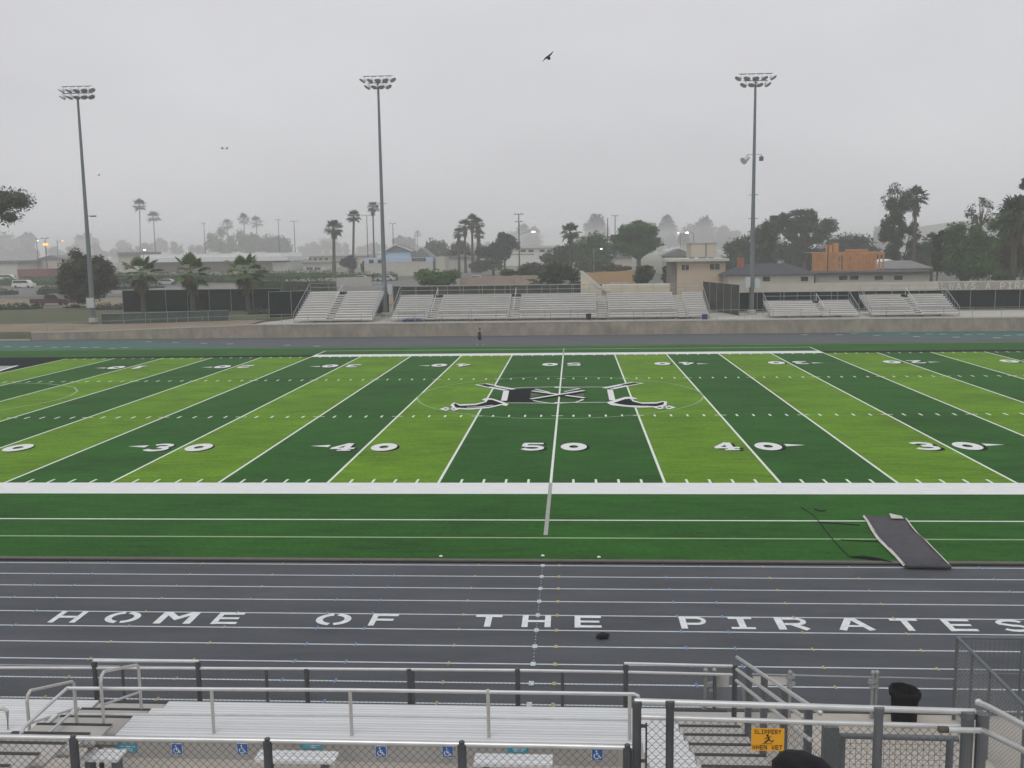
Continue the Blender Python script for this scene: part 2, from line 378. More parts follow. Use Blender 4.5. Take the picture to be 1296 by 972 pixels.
# letters on the track
lt=MB()
for ch,x in [('H',-12.3),('O',-10.83),('M',-9.38),('E',-8.03),('O',-5.25),('F',-3.95),('T',-1.25),('H',-.02),('E',1.28),('P',3.93),('I',5.13),('R',6.38),('A',7.89),('T',9.19),('E',10.45),('S',11.75)]:
    w={'O':.92,'M':.98,'H':.76,'A':.90,'I':.66,'R':.80,'S':.76}.get(ch,.68)
    glyph(lt,ch,lambda a,b,k,x=x,w=w: (x-w/2+a*w,-15.36+b*.80,.006+k),.0012)
tag(lt.build('track_lettering','letter'),'white block letters reading HOME OF THE PIRATES on the track',kind='structure')
# ------------------------------------------------------------------ field paint
yd=4.572; FW=48.768; Z1=.024
fp=MB()
fp.box((-70,-1.83,.02),(70,0,Z1)); fp.box((-5*yd-.05,FW,.02),(5*yd+.05,FW+1.83,Z1))
tag(fp.build('sideline_band','white_turf'),'broad white sideline bands',kind='structure')
bk=MB(); bk.box((-110,FW,.02),(-5*yd-.06,FW+1.5,Z1)); bk.box((5*yd+.06,FW,.02),(110,FW+1.5,Z1))
bk.box((-60,0.02,.02),(-10*yd-.08,FW-.02,Z1))
tag(bk.build('black_border','black_turf'),'black end zone and far border',kind='structure')
ez=MB()
gpoly(ez,[(-60,463.5),(20,463),(0,470),(-60,481)],.028); tag(ez.build('end_zone_panel','grey_line'),kind='structure')
ez=MB()
def gline(mb,uv,w,z):
    pts=[gz(u,v,z) for u,v in uv]; strip(mb,[(p.x,p.y) for p in pts],w,lambda x,y: (x,y,z))
gline(ez,[(-60,486),(0,469),(22,462.5)],.32,.032)
tag(ez.build('end_zone_letter','white_turf'),kind='structure')
ln=MB()
for k in range(-10,11):
    x=k*yd; y1=FW
    if abs(k)==5: y1=55.9
    ln.box((x-.055,.002,.02),(x+.055,y1-.001 if abs(k)!=5 else FW-.001,Z1+.001))
    if abs(k)==5: ln.box((x-.055,FW+.001,.02),(x+.055,54.05,Z1+.0045))
for i in range(-49,50):
    if i%5==0: continue
    x=i*.9144
    ln.box((x-.05,.012,.02),(x+.05,.62,Z1+.001)); ln.box((x-.05,FW-.62,.02),(x+.05,FW-.012,Z1+.001))
    for hy in (16.24,FW-16.24): ln.box((x-.055,hy-.30,.02),(x+.055,hy+.30,Z1+.001))
for k in range(-9,10):
    for hy in (16.24,FW-16.24): ln.box((k*yd-.32,hy-.04,.02),(k*yd+.32,hy+.04,Z1+.006))
ln.box((-.32,34.2,.02),(.32,34.5,Z1+.006)) if 0 else None
tag(ln.build('yard_line','line_turf'),'white yard lines and hash marks',kind='structure')
th=MB()
th.box((-70,-5.60,.02),(70,-5.50,Z1)); th.box((-5*yd-.3,54.0,.02),(5*yd+.05,54.1,Z1))
tag(th.build('touch_line','line_turf'),kind='structure')
fl=MB()
fl.box((-70,-7.74,.02),(70,-7.64,Z1))
fl.box((-110,56.9,.02),(110,57.0,Z1))
strip(fl,[(9.15*math.cos(a*PI/48),24.38+9.15*math.sin(a*PI/48)) for a in range(97)],.10,lambda x,y:(x,y,Z1+.0075))
strip(fl,[(-42.5,31.8),(-39.9,31.7),(-38.1,31.3),(-36.4,30.4),(-34.9,29.2),(-33.7,27.3),(-33.1,25.2),(-33.0,23.3),(-33.4,21.2),(-34.4,19.2),(-36,17.6),(-38.2,16.6)],.13,lambda x,y:(x,y,Z1+.0075))
tag(fl.build('faint_line','faint_line'),'faint soccer lines and centre circle',kind='structure')
gl=MB(); gl.box((-.07,-7.37,.02),(.07,-.001,Z1+.006)); gl.box((-.06,FW+.001,.02),(.06,54.6,Z1+.006))
tag(gl.build('midline_tail','grey_line'),kind='structure')
nb=MB(); ns=MB()
def numeral(ch,cx,cy,w,h,flip):
    s=-1 if flip else 1
    def f(a,b,k,dx=0,dy=0,z=0): return (cx+s*(a-.5)*w+dx,cy+s*(b-.5)*h+dy,z+k)
    glyph(nb,ch,lambda a,b,k: f(a,b,k,z=Z1+.012),.0025)
    glyph(ns,ch,lambda a,b,k: f(a,b,k,.15,-.15,Z1+.003),.0018)
def tri(x0,y,s):
    nb.poly([(x0,y-.28,Z1+.012),(x0+s*.95,y,Z1+.012),(x0,y+.28,Z1+.012)][::(1 if s>0 else -1)])
for k in range(-4,5):
    d={0:'5',1:'4',2:'3',3:'2',4:'1'}[abs(k)]; X=k*2*yd
    numeral(d,X-1.02,7.33,1.22,1.84,False); numeral('0',X+.93,7.33,1.22,1.84,False)
    numeral('0',X-1.0,FW-7.33,1.28,1.95,True); numeral(d,X+.95,FW-7.33,1.28,1.95,True)
    if k>0: tri(X+1.78,7.6,1); tri(X+1.78,FW-7.6,1)
    if k<0: tri(X-1.80,7.6,-1); tri(X-1.80,FW-7.6,-1)
tag(nb.build('yard_number','white_turf'),'white yard numbers 10 20 30 40 50 with arrows',kind='structure')
tag(ns.build('number_shadow','number_shadow'),kind='structure')
# midfield emblem (each piece mapped from its outline to the turf)
em=MB(); ZE=Z1+.016
def E1(u,v): return (550+u/8.1,470+v/8.1)
def E2(u,v): return (700+u/7.624,470+v/7.624)
def epoly(pts,mi,z,T=E1): em.m=mi; em.poly([gz(*T(u,v),z) for u,v in pts])
def eline(pts,w,mi,z,T=E1):
    em.m=mi; P=[gz(*T(u,v),z) for u,v in pts]; strip(em,[(p.x,p.y) for p in P],w,lambda x,y:(x,y,z))
WH,BK,OL=0,1,2
epoly([(760,190),(900,178),(1060,172),(1000,200),(985,240),(985,285),(1040,312),(725,318)][::-1],BK,ZE)
epoly([(985,218),(1110,238),(985,268)][::-1],OL,ZE+.002)
epoly([(190,205),(300,192),(300,250),(160,232)][::-1],OL,ZE-.002,E2)
for T,pts in ((E1,[(770,176),(900,166),(1240,158)]),(E1,[(740,322),(1230,326)]),(E2,[(40,152),(525,150)]),(E2,[(40,302),(515,298)])):
    eline(pts,.14,WH,ZE+.004,T)
eline([(1230,162),(1290,162)],.55,WH,ZE+.006); eline([(1230,322),(1290,322)],.45,WH,ZE+.006)
eline([(735,197),(712,300)],.38,WH,ZE+.006); eline([(548,175),(572,278)],.38,WH,ZE+.006,E2)
# crossed blades
a1=(1000,205); b1=E1(*a1)
def S2(u,v): return (u,v)
Lp=E1(1000,202); Rp=E2(305,258); Lq=E1(985,285); Rq=E2(300,186)
for (p,q,zz) in ((Lp,Rp,.010),(Lq,Rq,.016)):
    eline([(p[0],p[1]+.8),(q[0],q[1]+.8)],.62,BK,ZE+zz,S2); eline([(p[0],p[1]-.35),(q[0],q[1]-.35)],.30,WH,ZE+zz+.003,S2)
eline([E1(1030,180),E1(1180,215)],.18,WH,ZE+.009,S2); eline([E1(1010,298),E1(1080,312),E2(0,310),E2(220,298),E2(290,272)],.16,WH,ZE+.009,S2)
eline([E2(110,195),E2(255,165),E2(60,152)],.16,WH,ZE+.008,S2)
eline([E2(110,235),E2(290,272)],.16,WH,ZE+.0085,S2)
epoly([(130,222),(300,192),(305,206),(170,232)][::-1],BK,ZE+.0005,E2); epoly([(130,238),(180,236),(300,250),(285,262)][::-1],BK,ZE+.0005,E2)
# sword grips and curved blades, left and right
for T,a in ((E1,[(475,130),(590,155),(770,188)]),(E2,[(820,108),(690,132),(530,165)])):
    eline(a,1.05,WH,ZE+.003,T); eline([(a[0][0]*.93+a[1][0]*.07,a[0][1]+2),a[1]],.62,BK,ZE+.007,T); eline(a[1:],.22,BK,ZE+.009,T)
def blade(T,O,Bp,hl):
    epoly(O,WH,ZE+.005,T); epoly(Bp,BK,ZE+.009,T)
    if hl: eline(hl,.18,WH,ZE+.013,T)
blade(E1,[(160,345),(200,318),(260,338),(420,332),(530,305),(480,290),(530,272),(590,278),(690,308),(760,335),(735,356),(690,345),(560,375),(360,392),(200,385)][::-1],
      [(195,335),(215,328),(260,352),(420,345),(530,315),(548,290),(590,290),(700,330),(560,362),(360,378),(215,372)][::-1],[(330,368),(470,362),(600,345)])
blade(E2,[(515,300),(560,285),(690,248),(745,245),(820,262),(745,272),(850,300),(1000,298),(1060,285),(1100,292),(1095,330),(1000,345),(820,350),(680,338),(560,325)][::-1],
      [(580,305),(690,268),(740,262),(770,290),(860,312),(1000,310),(1070,292),(1065,320),(1000,336),(860,332),(690,325)][::-1],[(660,322),(780,338),(920,334)])
for T,c in ((E1,(115,385)),(E1,(200,385)),(E2,(1120,348)),(E2,(1030,348))):
    eline([(c[0]-45,c[1]),(c[0],c[1]-14),(c[0]+45,c[1]),(c[0],c[1]+12),(c[0]-45,c[1])],.22,WH,ZE+.015,T)
tag(em.build('midfield_emblem',['white_turf','black_turf','olive']),'black and white crossed sword emblem painted at midfield',kind='structure')
# ------------------------------------------------------------------ far retaining wall, walk
wl=MB(); N=48
def wt(x): return zt(x,70)+.02
X0=-60.7; X1=140
xsw=[X0+(X1-X0)*i/N for i in range(N+1)]; xsw=sorted(set([round(x,2) for x in xsw]+[-57,-54,-50,-46,-42,-38,-34,-30]))
tf_=[(x,69.47,wt(x)) for x in xsw]; bf=[(x,69.47,-.04) for x in xsw]
wl.prism(bf+tf_[::-1],(0,.18,0))
w0=tag(wl.build('retaining_wall','wall_block'),'long stained tan block retaining wall between the far track and the bleachers','wall')
cp=MB(); cp.m=0
for a,b in zip(xsw[:-1],xsw[1:]):
    cp.prism([(a,69.44,wt(a)+.002),(b,69.44,wt(b)+.002),(b,69.44,wt(b)+.09),(a,69.44,wt(a)+.09)],(0,.30,0))
c_=cp.build('coping','cap',w0)
wl=MB(); wl.box((-140,70.2,-.05),(X0-.02,70.4,.62)); w1=wl.build('low_wall','wall_block'); tag(w1,'low tan wall at the far left end of the track beside the dirt bank','wall')
kb=MB(); kb.box((-140,69.0,-.04),(X0,69.3,.12)); tag(kb.build('far_kerb','cap'),kind='structure')
wk=MB(); wk.poly([(-36,69.7,1.405),(140,69.7,1.405),(140,82.5,1.405),(-33,82.5,1.405)]); tag(wk.build('bleacher_walk','concrete'),kind='structure')
bank=MB()
grid(bank,[-110+2*i for i in range(38)],[70.5,72,74,76,79,82],lambda x,y: zt(x,y)+.02+.35*math.exp(-((x+66)**2)/40-((y-75)**2)/6)); tag(bank.build('dirt_bank','dirt'),kind='structure')
gs=MB(); grid(gs,[-110+2*i for i in range(39)],[78,81,84,88,92,97,103],lambda x,y: zt(x,y)+.06); tag(gs.build('grass_bank','grass'),'rough green grass bank',kind='structure')
gs=MB(); grid(gs,[-160+8*i for i in range(18)],[103,108,114,122,130],lambda x,y: zt(x,y)+.03); tag(gs.build('dirt_lot','dirt'),kind='structure')
gs=MB(); grid(gs,[-260+10*i for i in range(56)],[140,150,165,180,196],lambda x,y: zt(x,y)+.04); tag(gs.build('road','asphalt'),'grey road behind the stadium',kind='structure')
gs=MB(); grid(gs,[-300+10*i for i in range(60)],[215,230,250,275],lambda x,y: zt(x,y)+.04); tag(gs.build('parking_lot','asphalt'),kind='structure')
# ------------------------------------------------------------------ far bleachers
def bleacher(label,x0,x1,Y0,n,run,rise,aisles,z0=1.41,group='far side bleachers',backrail=1.1,first=.42):
    o=thing('bleacher',((x0+x1)/2,Y0,z0),label,'bleachers',group)
    segs=[]; cur=x0
    for a,b in aisles: segs.append((cur,a)); cur=b
    segs.append((cur,x1))
    for k in range(n):
        y=Y0+k*run; z=z0+first+k*rise
        m=MB()
        for a,b in segs:
            m.box((a,y,z),(b,y+.26,z+.04))
            m.box((a,y+.262,z-.20),(b,y+run-.005,z-.165))            # foot boards
            m.box((a,y+run-.03,z-.16),(b,y+run-.006,z+rise-.20))
            m.box((a,y+.225,z-.162),(b,y+.245,z-.002))
        m.build('seat_row','alu_far',o)
        if k<n-1:
            for a,b in aisles:
                m=MB(); m.prism([(a+.05,y-.02,z-.19),(a+.05,y-.02,z-.15),(a+.05,y+run*.5,z-.15),(a+.05,y+run*.5,z-.15+rise*.5),(a+.05,y+run-.03,z-.15+rise*.5),(a+.05,y+run-.03,z-.19)][::-1],(b-a-.1,0,0)); m.build('aisle_step','step_far',o)
    zt_=z0+first+(n-1)*rise; yb=Y0+n*run
    m=MB()
    nx=max(2,int((x1-x0)/1.83))
    for i in range(nx+1):
        x=x0+(x1-x0)*i/nx
        m.prism([(x-.03,Y0+.1,z0),(x-.03,yb-.1,z0),(x-.03,yb-.1,zt_-.24),(x-.03,Y0+.1,z0+first-.24)],(.06,0,0)) if 0<i<nx else m.tube([(x,Y0+.2,z0),(x,yb-.1,zt_-.25)],.03,5)
        m.tube([(x,yb-.1,z0),(x,yb-.1,zt_+.05)],.03,5)
    m.build('frame','galv_dull',o)
    m=MB()
    for i in range(nx+1):
        x=x0+(x1-x0)*i/nx; m.tube([(x,yb,zt_-.2),(x,yb,zt_+backrail)],.024,5)
    for dz in (backrail,backrail*.55,.1): m.tube([(x0,yb,zt_+dz),(x1,yb,zt_+dz)],.026,5)
    m.build('back_rail','galv_dull',o)
    for x in (x0-.06,x1+.06):
        m=MB()
        m.tube([(x,Y0+.2,z0+.1),(x,Y0+.2,z0+first+.65),(x,yb,zt_+backrail)],.035,6)
        for j in range(1,7):
            t=j/7; yy_=Y0+.2+(yb-Y0-.2)*t; zz=(z0+first+.65)*(1-t)+(zt_+backrail)*t; m.tube([(x,yy_,zz),(x,yy_,zz-1.0)],.02,5)
        m.tube([(x,Y0+.2,z0+first-.1),(x,yb,zt_+.3)],.022,5)
        m.build('side_rail','galv_dull',o)
    return o
b1_=bleacher('small aluminium bleacher at the left end, beside the windscreened fence',-31.2,-22.1,72.7,12,.65,.25,[(-27.6,-26.6)])
b2_=bleacher('long main aluminium bleacher in the middle with the cream ramp behind it',-19.9,16.1,72.7,11,.64,.222,[(-15.9,-14.7),(-6.5,-5.3),(3.6,4.9),(12.6,13.8)],first=.45)
b3_=bleacher('low short aluminium bleacher just right of the third light pole',22.9,32.6,72.7,8,.58,.172,[(28.4,29.2)])
b4_=bleacher('aluminium bleacher farthest right, taller than its neighbour',34.0,43.4,72.7,9,.60,.22,[(38.6,39.5)])
# stair hand rails on bleachers
def strail(par,x,Y0,n,run,rise,first=.42,z0=1.41):
    m=MB(); m.tube([(x,Y0+.5,z0+.5),(x,Y0+.5,z0+1.3),(x,Y0+n*run,z0+n*rise+1.3),(x,Y0+n*run,z0+n*rise+.4)],.03,6)
    m.tube([(x,Y0+n*run*.5,z0+n*rise*.5+.4),(x,Y0+n*run*.5,z0+n*rise*.5+1.3)],.025,6); m.build('aisle_rail','galv',par)
strail(b1_,-27.1,72.7,11,.65,.25); strail(b3_,28.8,72.7,7,.58,.172); strail(b4_,39.05,72.7,8,.60,.22)
for x in (-15.3,-5.9): strail(b2_,x,72.7,10,.64,.222)
# front guard rail of the main bleacher
def rail_fence(label,x0,x1,Y,z,h,sp,m='galv_dull',name='guard_rail',cat='railing',group=None,r=.024,mids=(.5,),zf=None,skip=()):
    n=max(1,round((x1-x0)/sp)); o=thing(name,(x0,Y,z),label,cat,group)
    b=MB()
    zz=(lambda x: z) if zf is None else zf
    for hh in (1.0,)+tuple(mids):
        pts=[(x0+(x1-x0)*i/n,Y,zz(x0+(x1-x0)*i/n)+h*hh) for i in range(n+1)]
        b.tube(pts,r,6)
    b.build('rail',m,o)
    for i in range(n+1):
        x=x0+(x1-x0)*i/n
        b=MB(); b.tube([(x,Y,zz(x)),(x,Y,zz(x)+h)],r*1.1,6); b.build('post',m,o)
    return o
for i,(a,b,l) in enumerate([(-18.9,-15.95,'leftmost short guard rail in front of the main bleacher'),(-14.6,-6.6,'guard rail left of centre in front of the main bleacher'),(-5.2,3.5,'guard rail in front of the main bleacher, left of its black bin'),(5.0,12.5,'guard rail in front of the main bleacher, right of its black bin')]):
    rail_fence(l,a,b,72.2,1.41,1.35,3.4,group='guard rails in front of the main bleacher',r=.02,mids=(.78,))
rail_fence('thin wire and pipe fence running along the top of the far retaining wall',-59,80,69.95,1.4,1.05,3.05,name='wall_fence',cat='fence',mids=(.02,),zf=lambda x: wt(x)+.09,r=.022)
# items on far bleachers
def bin_(name,label,p,r,h,m,cat='trash can'):
    b=MB(); b.lathe(p,[(0,0),(r*.82,0),(r*.85,.02),(r,h*.93),(r*1.08,h*.93),(r*1.08,h),(r*.93,h),(r*.78,.05),(0,.05)],18)
    return tag(b.build(name,m,origin=p,smooth=False) if 0 else b.build(name,m),label,cat)
bin_('trash_can','small black bin in the aisle of the main far bleacher',gy(745,404,71.9),.30,.62,'black')
bin_('trash_can','blue barrel at the right end of the main far bleacher',gy(892,405,71.9),.33,.62,'bluecloth')
m=MB(); p=gy(522,407,72.3)
for i in range(7): m.ico(p+Vector((-.9+.3*i,0,.12+.05*(i%2))),.22,.5,i,(1,.6,.7))
tag(m.build('tarp','bluecloth'),'crumpled blue tarp on the lowest seat of the main bleacher','tarp')
# ------------------------------------------------------------------ cream ramp structure behind main bleacher
o=thing('press_ramp',gy(790,372,84.5),'cream stucco ramp wall sloping down behind the main far bleacher','ramp wall')
Yb=81.2
m=MB(); m.prism([gy(735,382,Yb),gy(735,344.5,Yb),gy(743,350,Yb),gy(762,367,Yb),gy(762,382,Yb)],(0,.9,0)); m.build('sloping_wall','cream',o)
m=MB(); A=gy(762.3,364,Yb+.6); B=gy(848,380,Yb+.6); m.box((A.x,Yb+.3,B.z),(B.x,Yb+2.5,gy(800,360,Yb+.6).z)); m.build('parapet','cream',o)
m=MB(); m.prism([gy(733,343.5,Yb-.05),gy(737,342.5,Yb-.05),gy(760,361.5,Yb-.05),gy(772,368.5,Yb-.05),gy(768,370,Yb-.05),gy(756,364,Yb-.05)],(0,.5,0)); m.build('ramp_coping','trim',o)
# ------------------------------------------------------------------ far fences with windscreens
def screen_fence(label,pts,h0,h1,m,post_sp=3,name='windscreen_fence',posts='galv_dull',parapost=True,group=None,thick=.04):
    p0=Vector(pts[0]); o=thing(name,p0,label,'fence',group)
    b=MB()
    for a,c in zip(pts[:-1],pts[1:]):
        a=Vector(a);c=Vector(c); b.prism([a+Vector((0,0,h0)),c+Vector((0,0,h0)),c+Vector((0,0,h1)),a+Vector((0,0,h1))],(0,thick,0))
    b.build('windscreen',m,o)
    b=MB()
    for a,c in zip(pts[:-1],pts[1:]):
        a=Vector(a);c=Vector(c); b.tube([a+Vector((0,-.03,h1+.02)),c+Vector((0,-.03,h1+.02))],.03,6)
    b.build('top_rail',posts,o)
    for a,c in zip(pts[:-1],pts[1:]):
        a=Vector(a);c=Vector(c); n=max(1,round((c-a).length/post_sp))
        for i in range(n):
            q=a.lerp(c,i/n); b=MB(); b.tube([q+Vector((0,-.05,0)),q+Vector((0,-.05,h1+.08))],.035,6); b.build('post',posts,o)
    return o
def wp(u,Y,dz=0): p=gy(u,330,Y); return Vector((p.x,Y,zt(p.x,Y)+dz))
screen_fence('dark windscreened fence behind the three short palms',[wp(152,90),wp(318,90),wp(352,90)],.15,3.0,'screen_dark')
screen_fence('dark fence section between the palms and the left bleacher',[(-36.3,80,1.5),(-31.6,83,1.5)],.1,3.2,'screen_dark')
screen_fence('faded green low windscreen behind the retaining wall at the first light pole',[wp(123,78),wp(208,78),wp(286,78)],.05,1.25,'screen_green')
screen_fence('windscreen fence behind the long main bleacher',[(-22.0,86,1.4),(-2,86,1.4),(6.2,86,1.4)],.1,3.6,'screen_grey')
screen_fence('dark windscreen behind the left small bleacher',[(-31,86,1.4),(-22.6,86,1.4)],.1,3.0,'screen_dark')
screen_fence('tall dark fence running back beside the right end of the main bleacher',[(20.0,76.5,1.4),(17.6,90,1.4)],.1,3.6,'screen_grey',group=None)
screen_fence('long dark windscreened fence behind the two right bleachers',[(20.2,84,1.4),(46,84,1.4),(75,84,1.4)],.12,3.05,'screen_dark',post_sp=3.05)
# banner band above right fence
o=thing('fence_banner',(22,83.9,4.5),'long cream banner board on the right fence reading ALWAYS A PIRATE','banner')
m=MB(); zb0,zb1=3.22+1.4-1.4,0
a=gy(930,370,83.85); 
m.box((gy(912,370,83.85).x,83.80,gy(1100,368.5,83.85).z),(75,83.86,gy(1100,357.2,83.85).z)); m.build('board','cream2',o)
m=MB(); x=gy(1192,360,83.7).x; zc=gy(1240,366,83.7).z; hh=gy(1240,357.6,83.7).z-zc
for ch in 'LWAYS A PIRATE':
    if ch!=' ': glyph(m,ch,lambda a,b,k,x=x: (x+a*.62,83.79-k,zc+b*hh),.002)
    x+=.86
x=gy(1192,360,83.7).x-.86; glyph(m,'A',lambda a,b,k,x=x: (x+a*.62,83.79-k,zc+b*hh),.002)
mm=m.build('lettering','bannertext',o)
M['band']=mat('banner_band',(.33,.31,.27),.9,var=.1); m=MB(); m.box((gy(1186,366,83.79).x,83.793,zc-.06),(75,83.7995,zc+hh+.06)); m.build('letter_band','band',o)
# small white tags on the fences
for j,(u,v) in enumerate([(1223,374),(1258,374),(1292,373.5)]):
    p=gy(u,v,83.5); m=MB(); m.box((p.x-.45,83.88,p.z-.1),(p.x+.45,83.93,p.z+.08))
# ------------------------------------------------------------------ light poles
def floodpole(label,u,v,Y,z0,ztop,nlamps,boxes,extra=None,mids=()):
    p=gy(u,v,Y); o=thing('stadium_light_pole',(p.x,Y,z0),label,'light pole','tall stadium light poles')
    m=MB(); m.lathe((p.x,Y,0),[(.31,z0),(.28,z0+6),(.21,z0+14),(.15,ztop-4),(.12,ztop)],14); m.build('pole','pole',o,smooth=True)
    m=MB(); m.lathe((p.x,Y,z0),[(.55,0),(.55,.5),(.3,.55)],12); m.build('footing','concrete',o)
    for r,(n,zz,half) in enumerate(nlamps):
        m=MB(); m.box((p.x-half,Y-.06,zz),(p.x+half,Y+.06,zz+.1)); arm=m.build('crossarm','pole',o)
        for i in range(n):
            x=p.x-half+2*half*i/(n-1); ang=(-.9+1.8*i/(n-1))
            rr=random.Random(i*7+r); tilt=1.0
            ax=Vector((math.sin(ang*.9)*.62,-1*math.cos(ang*.6)*.34,-.74)).normalized()
            c=Vector((x,Y-.15,zz-.38))
            b=MB(); n1=10; ref=Vector((0,0,1)); a_=ax.cross(ref).normalized(); b_=ax.cross(a_)
            prof=[(.05,-.38),(.22,-.33),(.38,-.12),(.42,.14)]
            vs=[];fs=[]
            for (q,t) in prof:
                for k in range(n1): vs.append(c+ax*t+a_*(q*math.cos(2*PI*k/n1))+b_*(q*math.sin(2*PI*k/n1)))
            for q in range(3):
                for k in range(n1): k2=(k+1)%n1; fs.append((q*n1+k,q*n1+k2,(q+1)*n1+k2,(q+1)*n1+k))
            b.add(vs,fs); b.tube([(x,Y-.05,zz),(x,Y-.12,zz-.18)],.04,5)
            l=b.build('floodlight','lampshade',o,smooth=False)
            b=MB(); b.poly([c+ax*.125+a_*(.37*math.cos(2*PI*k/n1))+b_*(.37*math.sin(2*PI*k/n1)) for k in range(n1)]); lo=b.build('lens','lampglass'); lo.parent=l
            lo.location=(0,0,0); lo.matrix_parent_inverse=Matrix.Translation(-Vector(o['_o']))
    for (dx,zz,w,h) in boxes:
        m=MB(); m.box((p.x+dx-w/2,Y-.62,zz-h/2),(p.x+dx+w/2,Y-.36,zz+h/2)); m.build('control_box','panel',o)
    for zz in mids:
        m=MB(); m.box((p.x-.55,Y-.04,zz),(p.x+.55,Y+.04,zz+.07)); m.build('step_bracket','pole',o)
    return o,p
def hz(u,v,Y): return gy(u,v,Y).z
Yp1,Yp2,Yp3=79.,82.,79.5
o,p=floodpole('leftmost tall grey stadium light pole with two white control boxes low down',108,260,Yp1,1.3,hz(97,110,Yp1),[(5,hz(97,110,Yp1),1.85),(5,hz(97,118.5,Yp1),1.75)],[(0,hz(117,383,Yp1),.9,1.2)])
m=MB(); z=hz(112,273.5,Yp1); m.tube([(p.x,Yp1,z),(p.x+.9,Yp1-.1,z)],.04,6); m.obox((p.x+.95,Yp1-.1,z-.02),(.32,0,0),(0,.12,0),(0,0,.07)); m.build('small_lamp','black',o)
o,p=floodpole('middle tall stadium light pole rising between the left and main bleachers',483,250,Yp2,1.4,hz(478,96,Yp2),[(5,hz(478,97,Yp2),1.80),(4,hz(478,105.5,Yp2),1.25)],[(.75,hz(492,366,Yp2),.5,1.2)],mids=(hz(484,258,Yp2),hz(486,322,Yp2)))
o,p=floodpole('right tall stadium light pole with a loudspeaker halfway up',953.5,250,Yp3,1.4,hz(957,93,Yp3),[(5,hz(957,94,Yp3),1.95),(4,hz(957,102.5,Yp3),1.35)],[(-.55,hz(945,357,Yp3),.55,1.2),(.55,hz(958,358,Yp3),.5,1.1)],mids=(hz(953,247,Yp3),hz(953,277,Yp3)))
z=hz(955,195.5,Yp3); m=MB(); m.tube([(p.x-.9,Yp3-.1,z-.25),(p.x-.8,Yp3-.1,z),(p.x+.8,Yp3-.1,z),(p.x+.8,Yp3-.1,z-.25)],.05,6); m.build('speaker_arm','pole',o)
m=MB(); c=Vector((p.x-1.0,Yp3-.3,z-.55)); ax=Vector((-.7,-.4,-.45)).normalized()
m.tube([c-ax*.5,c-ax*.1,c+ax*.45],[.18,.30,.44],12); m.build('horn_speaker','panel',o)
m=MB(); m.box((p.x+.58,Yp3-.35,z-.75),(p.x+1.02,Yp3+.05,z-.25)); m.build('camera_box','post_mid',o)
# ------------------------------------------------------------------ trees
SEED=[11]
def crown(mb,c,rx,ry,rz,n,leaves,s,shape='round',cr=.34,core=True,droop=0):
    SEED[0]+=1; rr=random.Random(SEED[0]); clumps=[]
    tries=0
    while len(clumps)<n and tries<4000:
        tries+=1
        x,y,z=rr.uniform(-1,1),rr.uniform(-1,1),rr.uniform(-1,1)
        if shape=='flat': ok=(x*x+y*y+(z*1.0 if z>0 else z*.8)**2)<1 and z>-.55
        elif shape=='dome': ok=(x*x+y*y+z*z)<1 and z>-.75
        elif shape=='sparse': ok=(x*x+y*y+z*z)<1 and (x*x+z*z)>.15
        elif shape=='column': ok=(x*x+y*y)<(1 if z<.2 else (1-(z-.2)**2))
        else: ok=(x*x+y*y+z*z)<1
        if not ok: continue
        k=cr*rr.uniform(.65,1.25); f=1-k*.8
        clumps.append((c[0]+x*rx*f,c[1]+y*ry*f,c[2]+z*rz*f,k))
    vs=mb.v; fs=mb.f; mi=mb.mi; md=(rx+rz)/2
    if core:
        for i,(x,y,z,k) in enumerate(clumps): mb.ico((x,y,z),k*.62,.5,i,(rx,ry,min(rz,rx)*1.0))
    rnd=rr.random; g=rr.gauss
    for (x,y,z,k) in clumps:
        for _ in range(leaves):
            a,b,cc=g(0,1),g(0,1),g(0,1); q=1/math.sqrt(a*a+b*b+cc*cc+1e-9); t=k*(.55+.62*rnd()**.8)
            px,py,pz=x+a*q*t*rx,y+b*q*t*ry,z+cc*q*t*min(rz,rx)-droop*rnd()*s
            ux,uy,uz=g(0,1),g(0,1),g(0,1); wx,wy,wz=g(0,1),g(0,1),g(0,1)
            s1=s*(.6+1.0*rnd())*.70; o=len(vs)
            vs.append((px+ux*s1,py+uy*s1,pz+uz*s1)); vs.append((px+wx*s1,py+wy*s1,pz+wz*s1)); vs.append((px-(ux+wx)*s1*.6,py-(uy+wy)*s1*.6,pz-(uz+wz)*s1*.6))
            fs.append((o,o+1,o+2)); mi.append(0)
    return clumps
